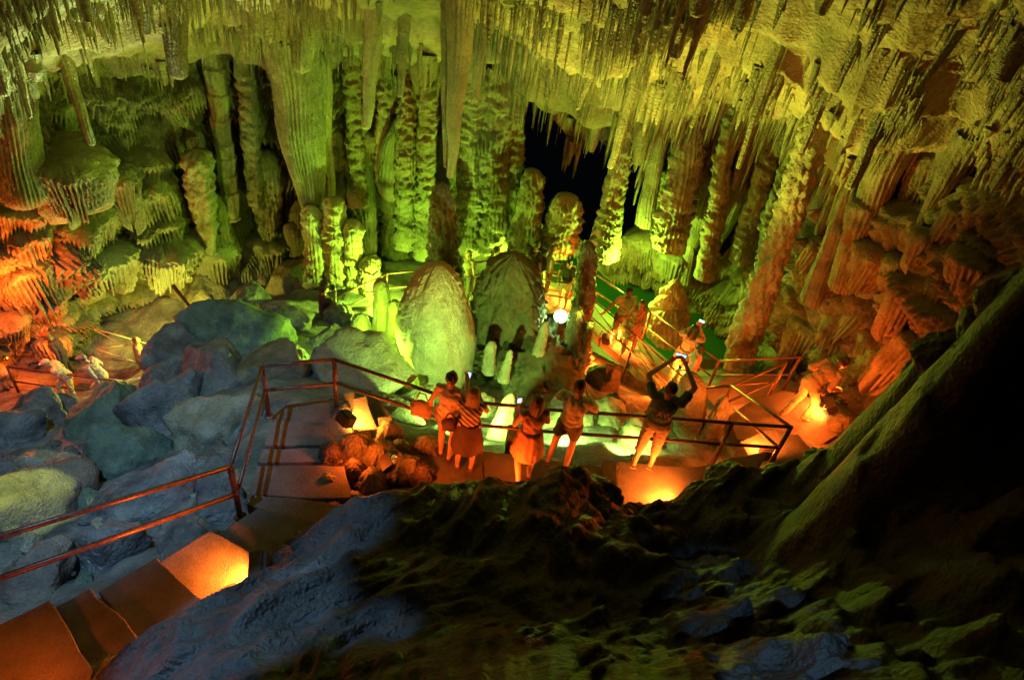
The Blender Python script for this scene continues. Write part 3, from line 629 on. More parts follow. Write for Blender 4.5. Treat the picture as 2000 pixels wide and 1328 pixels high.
stal((1930, -20), (1775, 200), 9.5, 26, 8, 'rib', 'long slanting stalactite nearest the top right corner', 89)
stal((1445, 0), (1350, 250), 13.6, 20, 7, 'rib', 'long slim stalactite above the thick tiered column', 90)
stal((1800, 60), (1660, 370), 11.0, 36, 20, 'rib', 'thick dim stalactite above the wide fluted curtain', 91)

# many lesser stalactites on the vault
rs = random.Random(5)
variants = []
VLAB = ['slim tapering stalactite, one of many crowding the vault', 'fluted stalactite bundle, one of many crowding the vault', 'short blunt stalactite, one of many crowding the vault']
def unit_stal(seed, style):
    if style == 0: o = column_mesh('stalactite', (0, 0, -1), (0, 0, 0), 0.012, 0.055, 'rib', seed, 'open', 'round', ROCK, 0.02, 0.0, 14)
    elif style == 2: o = column_mesh('stalactite', (0, 0, -1), (0, 0, 0), 0.06, 0.13, 'rib', seed, 'open', 'round', ROCK, 0.02, 0.0, 16)
    else:
        n = 34; nz = 26; V = []; F = []
        r_ = random.Random(seed); b = 0; Vs = []; Fs = []
        for k in range(6):
            ax, ay = r_.uniform(-.16, .16), r_.uniform(-.10, .10); ln = r_.uniform(.55, 1.0); rr_ = r_.uniform(.035, .07)
            th = np.linspace(0, 2*math.pi, 10, endpoint=False); t = np.linspace(0, 1, nz)
            TH, TT = np.meshgrid(th, t, indexing='ij')
            R = rr_*(1.25-TT)**0.7*(1+0.25*vnoise(np.cos(TH)*2+k, np.sin(TH)*2, TT*9, seed))*np.sqrt(np.clip(1-TT**9, 0.001, 1))
            Vs.append(np.stack([ax+R*np.cos(TH), ay+R*np.sin(TH), -TT*ln], -1).reshape(-1, 3)); Fs.append(grid_faces(10, nz, True)[:, ::-1]+b); b += 10*nz
        o = mesh_np('stalactite', np.vstack(Vs), np.vstack(Fs).copy(), True, ROCK)
        return o
    # move origin to the root
    me = o.data; co = np.zeros(len(me.vertices)*3, np.float32); me.vertices.foreach_get('co', co); co = co.reshape(-1, 3); co[:, 2] -= 1; me.vertices.foreach_set('co', co.ravel()); me.update()
    return o
for sd in range(9): variants.append((unit_stal(200+sd, sd % 3), sd % 3))
gi0 = int(np.argmin(np.abs(S-s0))); gi1 = int(np.argmin(np.abs(S-s1)))
VPX, VPY = proj(Vc.reshape(-1, 3)); VPX = VPX.reshape(Vc.shape[:2]); VPY = VPY.reshape(Vc.shape[:2])
BARE = [(1420, 90, 90, 100), (1640, 170, 130, 75), (1830, 70, 110, 90), (1870, 190, 90, 60), (1550, 40, 50, 40), (400, 95, 190, 30), (700, 120, 120, 25), (240, 110, 70, 30), (1400, 80, 60, 70), (1660, 190, 90, 45), (1830, 60, 70, 60), (1850, 170, 60, 40), (950, 110, 60, 25), (1100, 60, 30, 30)]
cand = []
tries = 0
while len(cand) < 4200 and tries < 400000:
    tries += 1
    i = rs.randrange(gi0, gi1); t = 1-math.sqrt(rs.uniform(0.12, 1)); j = int(np.searchsorted(tt, t))
    if j >= NC_: continue
    x, y = VPX[i, j], VPY[i, j]
    if not (-60 < x < 2060 and -160 < y < 640): continue
    v = Vc[i, j]
    if v[1] < 5: continue
    nz_ = vnoise(v[0]*0.6, v[1]*0.6, 0, 99)
    nz2 = vnoise(v[0]*1.7, v[1]*1.7, 3, 98)
    dn = max(0.02, 0.35+1.1*nz_+0.7*nz2)
    if x > 900 and x < 1500: dn += 0.2
    for (bx, by, rx, ry) in BARE:
        if ((x-bx)/rx)**2+((y-by)/ry)**2 < 1: dn = 0.04
    if rs.random() > dn: continue
    if x > 1300 and len(cand) > 330 and rs.random() < .35: continue
    if 1000 < x < 1230 and y > 110 and rs.random() < .85: continue
    if x < 850 and len(cand) > 330 and rs.random() < .55: continue
    cand.append((v.copy(), x, y, nz_))
cand_big = cand[:330]; first = set(); placed = 0
def lenfor(x, y, r):
    L_ = r.choice([0.35, 0.5, 0.7, 0.9, 1.2]) * r.uniform(0.7, 1.3)
    if 950 < x < 1650: L_ *= 1.35
    return L_
for (v, x, y, q) in cand_big:
    if placed >= 292: break
    if x < 700 and rs.random() < 0.4: continue
    k = rs.randrange(9); src, sty = variants[k]
    if k in first: o = src.copy(); C.objects.link(o)
    else: o = src; first.add(k)
    L_ = lenfor(x, y, rs)*min(1.1, v[1]/15)*(0.65 if sty == 2 else 1.0)
    w_ = rs.uniform(0.75, 1.5)*(L_**0.45)*(1.15 if sty != 1 else 1.25)
    o.location = Vector(v)+Vector((0, 0, 0.12)); o.scale = (w_, w_, L_); o.rotation_euler = (rs.uniform(-.03, .03), rs.uniform(-.03, .03), rs.uniform(0, 6.28))
    tag(o, VLAB[sty], 'stalactite', 'lesser stalactites crowding the vault, ' + ('slim', 'fluted', 'blunt')[sty]); placed += 1
for k in range(9):
    if k not in first: bpy.data.objects.remove(variants[k][0])
# the finest straws: one mass
Vs = []; Fs = []; b = 0
for (v, x, y, q) in cand[330:]:
    n = rs.randrange(1, 4)
    for m_ in range(n):
        L_ = rs.uniform(0.08, 1)**1.6*0.75*(1.4 if 900 < x < 1500 else 1)*min(1, v[1]/15)**1.5; r_ = rs.uniform(0.010, 0.026)+0.05*rs.random()**4
        nt2 = 6; th = np.linspace(0, 2*math.pi, nt2, endpoint=False)+rs.random(); t = np.array([0, .35, .7, 1.0])
        TH, TT = np.meshgrid(th, t, indexing='ij'); R = r_*np.array([1.2, .85, .6, .12])[None, :]*(1+0.2*np.sin(TH*3))
        ox, oy = rs.uniform(-.12, .12), rs.uniform(-.12, .12)
        Vs.append(np.stack([v[0]+ox+R*np.cos(TH), v[1]+oy+R*np.sin(TH), v[2]+0.12-TT*(L_+0.12)], -1).reshape(-1, 3)); Fs.append(grid_faces(nt2, 4, True)[:, ::-1]+b); b += nt2*4
tag(mesh_np('soda_straws', np.vstack(Vs), np.vstack(Fs).copy(), True, ROCK), kind='stuff')

# ---------------------------------------------------------------- stalagmites in the basin
SG = 'stalagmites standing in the basin'
def mite(top, bot, D, wt, wb, kind, label, seed, mat=None, bulge=0, sink=0.3, group=SG, name='stalagmite'):
    return col(top, bot, D, wt, wb, kind, name, label, 'stalagmite', group, seed, tend='round', mat=mat, bulge=bulge, sink=sink)
mite((850, 515), (860, 765), 11.3, 62, 88, 'dome', 'giant pale green domed stalagmite in the middle of the cave', 101, PALE, 0.85, 0.3)
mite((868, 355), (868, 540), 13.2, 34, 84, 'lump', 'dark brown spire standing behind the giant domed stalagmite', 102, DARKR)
mite((1008, 500), (985, 705), 12.6, 72, 112, 'mound', 'rough mossy stalagmite in ragged layers right of the giant dome', 103, MOSS, 0.4, 0.6)
mite((746, 545), (742, 690), 12.2, 28, 36, 'smooth', 'tall slim pillar left of the giant dome, taller of the pair', 104, PALE)
mite((770, 586), (766, 700), 12.1, 24, 34, 'smooth', 'slim pillar touching the giant dome, shorter of the pair', 105, PALE)
mite((706, 612), (706, 700), 12.0, 34, 62, 'smooth', 'squat rounded pillar at the left of the slim pair', 106, PALE)
mite((1002, 768), (982, 842), 8.9, 22, 66, 'smooth', 'pale yellow cone just beyond the walkway rail between two women', 107, PALE, 0, 0.4)
mite((960, 668), (955, 705), 11.2, 20, 28, 'lump', 'small lumpy knob below the rough mossy stalagmite', 108, PALE)
mite((998, 684), (986, 722), 10.9, 12, 24, 'lump', 'small pale finger on the flaky rock mound', 109, PALE)
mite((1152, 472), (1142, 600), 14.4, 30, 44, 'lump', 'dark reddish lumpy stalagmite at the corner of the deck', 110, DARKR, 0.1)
mite((1318, 548), (1318, 625), 16.0, 26, 82, 'tier', 'green stalagmite island standing in the pool', 111, PALE, 0.05, 0.5)
mite((1132, 600), (1122, 720), 12.4, 26, 56, 'lump', 'orange lit gnarled stalagmite beside the round floodlight', 112, ROCK)
mite((1156, 625), (1138, 690), 12.3, 14, 24, 'lump', 'narrow orange spur leaning from the gnarled stalagmite to the bridge', 113, ROCK)
mite((1357, 728), (1350, 835), 9.7, 44, 62, 'smooth', 'broad brown stump behind the man with raised arms', 114, ROCK, 0.1)
mite((1416, 775), (1392, 850), 9.4, 20, 46, 'smooth', 'wet orange stump below the fenced stair corner', 115, ROCK)
mite((668, 790), (672, 868), 7.3, 38, 62, 'lump', 'purple grey lumpy stump hiding the bright stair lamp', 116, BLOCK)
mite((1068, 628), (1056, 668), 11.6, 12, 26, 'lump', 'jagged bright spur just under the round floodlight', 117, PALE)

# ---------------------------------------------------------------- boulders
import bmesh
_bm = bmesh.new(); bmesh.ops.create_icosphere(_bm, subdivisions=5, radius=1.0)
_bm.verts.ensure_lookup_table(); ICO = np.array([v.co[:] for v in _bm.verts]); ICOF = np.array([[v.index for v in f.verts] for f in _bm.faces]); _bm.free()
def boulder(c, r, seed, mat=BLOCK, ang=0.5, rot=0.0, rough=0.06, name='boulder', flake=0.0):
    rg = np.random.RandomState(seed); n = rg.normal(size=(13, 3)); n /= np.linalg.norm(n, axis=1)[:, None]
    dk = rg.uniform(0.55, 0.95, 13); dots = ICO @ n.T; q = np.where(dots > 0.05, dk/np.maximum(dots, 0.05), 9)
    rad = -np.log(np.exp(-q*34).sum(1))/34; rad = np.minimum(rad, 1.2)
    rad = (1-ang)*0.9+ang*rad
    P = ICO*rad[:, None]; m = float(np.mean(r))
    Q = P*np.array(r)
    nz = rough*fbm(Q[:, 0]*2.2/m+seed, Q[:, 1]*2.2/m, Q[:, 2]*2.2/m, 5, seed)*2+rough*0.35*(0.5-cellnoise(Q[:, 0]*4.5+seed, Q[:, 1]*4.5, Q[:, 2]*4.5, seed))
    cr_ = np.abs(fbm(Q[:, 0]*1.5/m+seed, Q[:, 1]*1.5/m, Q[:, 2]*1.5/m, 3, seed+9)); nz = nz-0.06*np.clip(1-cr_/0.03, 0, 1)+rough*0.5*np.abs(fbm(Q[:, 0]*6/m, Q[:, 1]*6/m, Q[:, 2]*6/m+seed, 4, seed+2))
    if flake:
        s_ = (Q[:, 2]*0.8+Q[:, 0]*0.45-Q[:, 1]*0.3)*9/m*0.6+1.3*vnoise(Q[:, 0]*3.5, Q[:, 1]*3.5, Q[:, 2]*3.5, seed); f_ = s_-np.floor(s_)
        nz = nz+flake*((f_-0.5)+0.5*((s_*2.7+vnoise(Q[:, 0]*6, Q[:, 1]*6, Q[:, 2]*6, 3))%1-0.5))*np.clip(0.8+vnoise(Q[:, 0]*5, Q[:, 1]*5, Q[:, 2]*5, seed+1), 0.1, 1.4)
    P = P*(1+nz[:, None]); P = P*np.array(r)
    ca, sa = math.cos(rot), math.sin(rot)
    V = np.stack([P[:, 0]*ca-P[:, 1]*sa, P[:, 0]*sa+P[:, 1]*ca, P[:, 2]], -1)
    o = mesh_np(name, V, ICOF, True, mat); o.location = Vector(c); return o
def bld(px, py, w, h, label, seed, mat=BLOCK, ang=0.7, rot=0.3, up=0.15, group=None, flake=0.0, D=None, depth=0.8, name='boulder', rough=0.06):
    c = FL.hit(px, py) if D is None else PD(px, py, D)
    s = ppm(c); rx = w/2/s; rz = h/2/s*1.05
    c = c+np.array([0, 0.15*rx, up*rz-0.05])
    return tag(boulder(c, (rx, rx*depth, rz), seed, mat, ang, rot, rough, name, flake), label, 'boulder', group)
BG = 'blue lit boulders left of the stair'
BL = [(430, 840, 130, 140, 'big pale block with a rust streak behind the leaning handrail', PALE, .95), (238, 905, 150, 120, 'rounded greenish blue boulder in the middle of the boulder field', GREENB, .4),
      (92, 938, 105, 75, 'angular pale blue block with a bright yellow edge, near the left edge', PALE, .95), (60, 1030, 190, 130, 'half yellow half brown boulder behind the lower handrail', BROWNB, .8),
      (345, 790, 110, 90, 'upright grey blue slab below the dark ridge', BLOCK, .7), (190, 840, 160, 100, 'wide mottled green boulder above the rounded one', GREENB, .6), (60, 830, 120, 90, 'knobbly dark boulder beside the left path lamp', BLOCK, .5),
      (125, 800, 60, 45, 'small round boulder perched against the left path', BLOCK, .3), (320, 830, 130, 110, 'flat blue slab between mottled and pale blocks', BLOCK, .8), (420, 930, 110, 80, 'cracked yellowish blue slab above the middle handrail post', BLOCK, .8),
      (300, 990, 170, 90, 'long cracked blue slab crossed by the lower handrail', BLOCK, .8), (215, 1090, 120, 100, 'wedge shaped dark blue block beside the third tread', BLOCK, .9), (60, 1150, 160, 120, 'reddish blue flat block beside the lowest treads', BROWNB, .85),
      (20, 935, 70, 60, 'small lime lit stone at the left edge', BLOCK, .6), (355, 1080, 140, 70, 'low slab in shadow next to the orange tread', BLOCK, .8), (430, 1000, 120, 70, 'slab with zigzag crack under the handrail post', BLOCK, .8),
      (160, 990, 80, 60, 'small teal stone wedged between two blocks', GREENB, .7), (20, 860, 110, 80, 'dark rounded boulder at the left edge under the lamp', BLOCK, .5)]
for k, (px, py, w, h, lb, mt, an) in enumerate(BL):
    bld(px, py, w*1.3, h*1.32, lb, 300+k, mt, min(1, an+.25), 0.4*k, 0.0, BG, rough=.12)
RG = 'dark boulders of the ridge between stair and left path'
RL = [(450, 660, 150, 130, 'moss green boulder, half lit, on top of the ridge', GREENB, .7), (375, 705, 150, 120, 'large dark blue boulder beside the white floodlight', BLOCK, .6), (325, 765, 120, 80, 'dark boulder edge above the left path stair', BLOCK, .6), (410, 740, 150, 110, 'dark block in the middle of the ridge', BLOCK, .8), (560, 640, 90, 80, 'green boulder in front of the bending visitor', BLOCK, .6),
      (545, 730, 130, 110, 'brown fluted block behind the upper handrail', ROCK, .6), (480, 610, 90, 80, 'dark greenish boulder at the crest of the ridge', BLOCK, .5), (575, 560, 100, 90, 'rusty boulder under the knobbly columns', ROCK, .6), (400, 590, 90, 90, 'reddish rock prop holding up the ledge', ROCK, .5)]
for k, (px, py, w, h, lb, mt, an) in enumerate(RL):
    bld(px, py, w*1.35, h*1.3, lb, 340+k, mt, min(1, an+.1), 0.7*k, 0.05, RG, rough=.1)
CL = [(690, 745, 190, 150, 'big lime green boulder behind the two-bar handrail', PALE, .8, 0), (655, 620, 70, 80, 'dark boulder beside the man photographing', BLOCK, .5, 0), (640, 680, 90, 70, 'shadowed boulder behind the big lime one', BLOCK, .6, 0),
      (1035, 735, 260, 190, 'flaky yellow green rock mound with shingled scales', MOSS, .5, .30), (930, 740, 140, 100, 'flaky shoulder of rock at the foot of the rough mossy stalagmite', MOSS, .5, .30), (1120, 700, 90, 120, 'dark flaky rock under the round floodlight', DARKR, .5, .2),
      (770, 815, 110, 60, 'flat lime stone beside the stair lamp', PALE, .8, 0), (820, 790, 80, 60, 'small pale stone at the foot of the giant dome', PALE, .7, 0), (930, 810, 80, 70, 'pale green stone behind the striped visitor', PALE, .7, 0),
      (1100, 830, 130, 70, 'rough green stone behind the man in the pale shirt', PALE, .7, .03), (1190, 830, 130, 80, 'flat green slab under the lower rail', PALE, .8, 0), (1200, 790, 60, 40, 'small dark stone below the bridge end', DARKR, .6, 0), (1250, 870, 120, 80, 'bright green crumbly stone beside the man with raised arms', PALE, .6, .05),
      (1340, 860, 130, 70, 'dark mossy stone under the rail corner', DARKR, .6, 0), (1630, 850, 80, 90, 'smooth orange boulder at the end of the lit landing', ROCK, .4, 0), (1180, 760, 90, 80, 'black lumpy rock in the pit below the bridge', DARKR, .5, 0), (1300, 800, 90, 80, 'brown rock below the bridge landing', DARKR, .6, 0), (850, 700, 90, 60, 'low stone in shade left of the giant dome', PALE, .5, 0)]
for k, (px, py, w, h, lb, mt, an, fk) in enumerate(CL):
    bld(px, py, w, h, lb, 380+k, mt, min(1, an+.15), 0.5*k, 0.1, 'rocks in the basin', fk, rough=.11)
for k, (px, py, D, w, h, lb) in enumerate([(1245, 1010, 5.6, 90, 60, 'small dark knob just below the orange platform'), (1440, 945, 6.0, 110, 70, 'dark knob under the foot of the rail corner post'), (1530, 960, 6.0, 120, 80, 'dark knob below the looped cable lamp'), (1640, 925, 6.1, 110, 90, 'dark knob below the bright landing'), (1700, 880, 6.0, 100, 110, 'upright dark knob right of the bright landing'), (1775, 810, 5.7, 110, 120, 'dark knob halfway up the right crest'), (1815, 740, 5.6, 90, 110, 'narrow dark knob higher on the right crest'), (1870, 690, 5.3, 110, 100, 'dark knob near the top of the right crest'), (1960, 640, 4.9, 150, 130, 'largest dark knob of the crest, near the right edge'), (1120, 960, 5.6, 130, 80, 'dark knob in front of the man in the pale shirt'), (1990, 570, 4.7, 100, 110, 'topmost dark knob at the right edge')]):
    tag(bld(px, py+18, w*1.3, h*1.25, lb, 660+k, SHADESLOPE, .55, k*.9, 0.0, 'dark knobs along the near crest', 0, D, 1.0, 'rock_knob', .16), lb, 'rock')
rs = random.Random(31)
for k in range(46):
    px = rs.uniform(0, 500); py = rs.uniform(800, 1140) if px < 330 else rs.uniform(760, 1000)
    w = rs.uniform(14, 46)
    bld(px, py, w*1.3, w*rs.uniform(.7, 1.1), 'small broken stone wedged between the blue lit boulders', 600+k, rs.choice([BLOCK, GREENB, BROWNB, PALE]), 1.0, rs.uniform(0, 3), 0.5, 'small stones between the blue boulders', name='stone', rough=.1)
# lumpy rocks heaped beside the stair, in orange light
rs = random.Random(9)
HL = [(650, 905, 60), (700, 880, 64), (640, 960, 56), (690, 930, 60), (745, 905, 66), (760, 860, 60), (655, 1010, 50), (730, 950, 60), (790, 930, 70), (700, 830, 44), (830, 880, 50), (780, 885, 44), (820, 940, 56), (690, 985, 40), (665, 1045, 34), (735, 1000, 50)]
for k, (px, py, w) in enumerate(HL):
    c = PZ(px, py, 0.15+0.15*((py-860)/100)); s = ppm(c)
    o = column_mesh('lumpy_stone', c-np.array([0, 0, .45]), c+np.array([0, 0, w/s*0.85]), w/s*0.62, w/s*0.42, 'lump', 400+k, 'round', 'open', ROCK if k % 3 else DARKR, 0.02)
    tag(o, 'knobbly brown stone in the heap between stair and near slope', 'stone', 'knobbly stones heaped beside the stair')
# ---------------------------------------------------------------- stair, walkway, bridge
def wobble_slab(name, px, zs, th, mat, label, cat=None, kind=None, group=None, seed=0, res=0.07):
    """flat cast slab with slightly worn surface; px polygon pixels, zs height (one or per corner)"""
    if not hasattr(zs, '__len__'): zs = [zs]*len(px)
    P = [PZ(x, y, z) for (x, y), z in zip(px, zs)]
    n = len(P); bm = bmesh.new()
    top = []
    for i in range(n):          # subdivide edges so that they can be uneven
        a_, b_ = P[i], P[(i+1) % n]; k = max(1, int(np.linalg.norm(b_-a_)/0.12))
        for q in range(k):
            p = a_+(b_-a_)*q/k
            if q: p = p+np.array([vnoise(p[0]*5, p[1]*5, 1, seed), vnoise(p[0]*5, p[1]*5, 7, seed), 0])*0.03
            top.append(p)
    vt = [bm.verts.new(p) for p in top]; vb = [bm.verts.new((p[0], p[1], p[2]-th)) for p in top]; m = len(top)
    f = bm.faces.new(vt); bm.faces.new(vb[::-1])
    for i in range(m): bm.faces.new((vt[i], vb[i], vb[(i+1) % m], vt[(i+1) % m]))
    bmesh.ops.recalc_face_normals(bm, faces=bm.faces)
    eds = [e for e in f.edges]
    bmesh.ops.bevel(bm, geom=eds, offset=0.015, segments=2, affect='EDGES', profile=0.6)
    me = bpy.data.meshes.new(name); bm.to_mesh(me); bm.free(); me.materials.append(mat)
    o = bpy.data.objects.new(name, me); C.objects.link(o)
    return tag(o, label, cat, group, kind)
STAIR = 'treads of the near stair'
TR = [([(-40, 1238), (0, 1218), (96, 1171), (182, 1311), (170, 1375), (-80, 1375)], 1.90, 'pinkish orange lit tread, lowest in view at the bottom left corner'),
      ([(108, 1184), (177, 1147), (305, 1275), (210, 1350), (170, 1345)], 1.72, 'narrow tread, blue above and brown below, beside the pinkish one'),
      ([(192, 1155), (305, 1087), (425, 1200), (300, 1285)], 1.55, 'wide dark tread between the narrow one and the glowing orange one'),
      ([(309, 1098), (408, 1036), (494, 1084), (545, 1150), (408, 1205)], 1.38, 'glowing orange tread lit by the small lamp box'),
      ([(420, 1046), (459, 1018), (600, 1082), (590, 1130), (525, 1150), (485, 1085)], 1.21, 'orange winder tread running behind the lamp box'),
      ([(456, 1022), (492, 1000), (650, 1062), (600, 1095)], 1.05, 'dark narrow winder tread above the lamp box'),
      ([(486, 1005), (507, 988), (668, 1030), (645, 1070)], 0.89, 'winder tread with a thin orange wedge of light'),
      ([(482, 985), (486, 966), (680, 985), (668, 1038)], 0.73, 'winder tread crossed by an orange wedge below the pink tread'),
      ([(486, 966), (500, 909), (672, 909), (684, 972)], 0.58, 'broad pinkish tread fading to orange beside the heap of stones'),
      ([(503, 902), (513, 876), (650, 876), (672, 902)], 0.40, 'short slab added for the shaded strip between the pinkish and the brown tread'),  # slab and the gaps beside it imitate shaded strips across the stair
      ([(516, 869), (532, 815), (640, 830), (660, 869)], 0.33, 'broad brown tread, topmost of the stair at the rail corner')]
for k, (px, z, lb) in enumerate(TR):
    wobble_slab('stair_tread', px, z, 0.22, CONC, lb, 'step', None, STAIR, k)
wobble_slab('walkway', [(532, 812), (560, 790), (690, 765), (735, 776), (800, 858), (935, 881), (960, 985), (820, 990), (640, 870)], 0.28, 0.35, CONC, None, None, 'structure', None, 21)
wobble_slab('walkway', [(936, 880), (1176, 912), (1172, 1030), (960, 985)], 0.27, 0.35, CONC, None, None, 'structure', None, 22)
wobble_slab('stone_step', [(1178, 897), (1208, 901), (1203, 1030), (1173, 1030)], 0.40, 0.5, CONC, 'narrow dark step between brown walkway and orange platform', 'step', None, None, 23)
wobble_slab('platform', [(1207, 899), (1270, 904), (1345, 912), (1400, 903), (1500, 880), (1460, 950), (1320, 1030), (1202, 1030)], 0.26, 0.4, CONC, None, None, 'structure', None, 24)
wobble_slab('platform', [(1446, 862), (1500, 838), (1560, 848), (1610, 905), (1540, 965), (1480, 925)], -0.25, 0.4, CONC, None, None, 'structure', None, 25)
wobble_slab('platform', [(1425, 812), (1470, 780), (1530, 762), (1580, 775), (1660, 838), (1600, 868), (1540, 878), (1440, 858)], -1.05, 0.4, CONC, None, None, 'structure', None, 26)
wobble_slab('platform', [(1370, 765), (1420, 735), (1520, 735), (1580, 755), (1530, 790), (1425, 825)], -1.9, 0.4, CONC, None, None, 'structure', None, 27)
wobble_slab('footbridge', [(1126, 602), (1150, 578), (1274, 676), (1350, 742), (1410, 765), (1340, 800), (1270, 746), (1159, 650)], [-4.05, -4.05, -3.55, -3.1, -2.7, -2.8, -3.3, -3.75], 0.22, CONC, None, None, 'structure', None, 28)
wobble_slab('far_deck', [(900, 560), (1060, 545), (1150, 575), (1135, 612), (1060, 612), (1060, 660), (900, 640)], -4.6, 0.3, CONC, None, None, 'structure', None, 29)
wobble_slab('far_path', [(625, 620), (700, 590), (760, 570), (905, 560), (905, 600), (770, 605), (660, 640)], -4.75, 0.3, CONC, None, None, 'structure', None, 30)
wobble_slab('left_path', [(-60, 735), (30, 722), (150, 735), (250, 745), (275, 775), (180, 800), (-60, 790)], -6.5, 0.4, CONC, None, None, 'structure', None, 31)
wobble_slab('stone_slab', [(690, 778), (716, 772), (740, 838), (690, 838)], 0.42, 0.2, CONC, 'small cast slab glowing bright yellow behind the purple stump', 'slab', None, None, 32)
wobble_slab('stone_slab', [(738, 815), (766, 812), (770, 836), (742, 842)], 0.40, 0.2, CONC, 'small square orange lit slab right of the glowing yellow slab', 'slab', None, None, 33)
# wall blocks under the walkway edge
for k, (px, z) in enumerate([([(925, 850), (946, 853), (944, 884), (922, 881)], 0.32), ([(993, 828), (1012, 830), (1012, 856), (992, 853)], 0.12)]):
    wobble_slab('kerb_block', px, z, 0.4, CONC, ('brown kerb block behind the striped visitor', 'square brown block beside the woman with long dark hair')[k], 'block', None, None, 40+k)

RAIL = plain('painted_steel_rail', (0.20, 0.10, 0.075), 0.38, 0.35, 0.3, 0.5, 25)
DECKS = []
def railing(label, posts, rails, r=0.024, group='tubular handrails'):
    """posts: (top, bottom) points; rails: list of polylines"""
    base = posts[0][1] if posts else rails[0][0]
    root = tag(empty('handrail', base), label, 'handrail', group)
    inv = Vector(base)
    def loc(p): return Vector(p)-inv
    for a_, b_ in posts:
        m = MB(); m.cyl(loc(b_), loc(a_), r*1.25, r*1.25, 12); m.ball(loc(a_), r*1.3, 10); m.cyl(loc(b_), loc(b_)+Vector((0, 0, 0.015)), r*2.6, r*2.4, 12); m.build('post', RAIL, root, True)
    for k, pl_ in enumerate(rails):
        m = MB(); m.tube([loc(p) for p in pl_], r, 12); m.build('top_rail' if k == 0 else 'lower_rail', RAIL, root, True)
    return root
def post_at(px, py, ztop, h=1.0):
    p = PZ(px, py, ztop); return (tuple(p), (p[0], p[1], p[2]-h))
def dn(p, dz): return (p[0], p[1], p[2]-dz)
# near stair rail
pA = post_at(450, 911, 1.62, 1.0); pB = post_at(512, 714, 1.42, 1.02); pC = post_at(653, 702, 1.33, 1.03)
q0 = PZ(-40, 1059, 2.75); q0l = PZ(-40, 1143, 2.30); qAl = PZ(457, 966, 1.17)
railing('handrail of the near stair with pinkish lit post, crossing the blue boulders', [pA], [[q0, pA[0]], [q0l, qAl]], 0.03)
railing('steep handrail between the pinkish post and the rusty rail corner', [pB], [[pA[0], pB[0]], [qAl+np.array([.03, 0, 0]), dn(pB[0], .45)]], 0.026)
railing('short double handrail left of the big lime boulder', [pC], [[pB[0], pC[0]], [dn(pB[0], .48), dn(pC[0], .48)]], 0.026)
w1 = PZ(856, 771, 1.30); w2 = PZ(922, 785, 1.30); w3 = PZ(1090, 801, 1.30); w4 = PZ(1430, 826, 1.28); w5 = PZ(1545, 834, 1.25)
lo = [dn(p, .46) for p in (pC[0], w1, w2, w3, w4, w5)]
railing('long double handrail in front of the five visitors on the walkway', [(tuple(w4), dn(w4, 1.02)), (tuple(w5), dn(w5, 1.3))], [[pC[0], w1, w2, w3, w4, w5], lo], 0.026)
# descending rails at the right
e1 = PZ(1430, 754, -0.1); e1l = PZ(1433, 798, -0.55)
c1 = PZ(1374, 757, -0.9); c2 = PZ(1535, 708, -0.35); c3 = PZ(1524, 739, -0.85)
railing('handrail running down from the walkway corner to the stair landing', [(tuple(e1), dn(e1, 1.0))], [[w5, e1, c1], [lo[-1], e1l]], 0.024)
railing('slanting triangular handrail above the stair landing', [(tuple(c2), dn(c2, 1.15))], [[e1, c2], [dn(e1, .45), dn(c2, .5)], [c1, dn(c2, .52)]], 0.024)
g1 = PZ(1405, 705, -1.95); g2 = PZ(1563, 698, -0.95)
railing('far handrail of the landing in front of the reddish column', [(tuple(g1), dn(g1, 1.0)), (tuple(g2), dn(g2, 1.05))], [[g1, g2], [dn(g1, .45), dn(g2, .5)]], 0.026)
# bridge rails
b0 = PZ(1157, 531, -3.05); b1 = PZ(1272, 610, -2.62); b2 = g1
railing('pool side handrail of the footbridge', [(tuple(b0), dn(b0, 1.0)), (tuple(b1), dn(b1, 1.0))], [[b0, b1, b2], [dn(b0, .5), dn(b1, .5), dn(b2, .5)]], 0.022)
h0 = PZ(1146, 575, -3.05); h1 = PZ(1242, 656, -2.6); h2 = PZ(1340, 742, -2.1)
railing('pit side handrail of the footbridge with a long post', [(tuple(h1), dn(h1, 1.9))], [[h0, h1, h2], [dn(h0, .5), dn(h1, .5), dn(h2, .5)]], 0.022)
# far deck rails
f0 = PZ(652, 582, -3.75); f1 = PZ(756, 535, -3.7); f2 = PZ(845, 526, -3.7)
railing('handrail of the far path left of the giant dome', [(tuple(f1), dn(f1, 1.0))], [[f0, f1, f2], [dn(f0, .5), dn(f1, .5), dn(f2, .5)]], 0.024)
j0 = PZ(895, 518, -3.6); j1 = PZ(928, 513, -3.6); j2 = PZ(1000, 503, -3.6); j3 = PZ(1073, 510, -3.6); j4 = PZ(1150, 527, -3.6)
railing('triple barred handrail at the back of the far deck', [(tuple(j1), dn(j1, 1.0))], [[j0, j1, j2, j3, j4], [dn(p, .45) for p in (j0, j1, j2, j3, j4)], [dn(p, .88) for p in (j0, j1, j2, j3, j4)]], 0.024)
k0 = PZ(1058, 545, -3.6); k1 = PZ(1135, 558, -3.5)
railing('front handrail of the far deck above the round floodlight', [(tuple(k1), dn(k1, 1.0))], [[k0, k1], [dn(k0, .5), dn(k1, .5)]], 0.022)
l0 = PZ(14, 716, -5.45); l1 = PZ(254, 747, -5.45)
railing('handrail of the left path in orange light', [(tuple(l0), dn(l0, 1.0)), (tuple(l1), dn(l1, 1.0))], [[l0, l1], [dn(l0, .5), dn(l1, .5)]], 0.03)
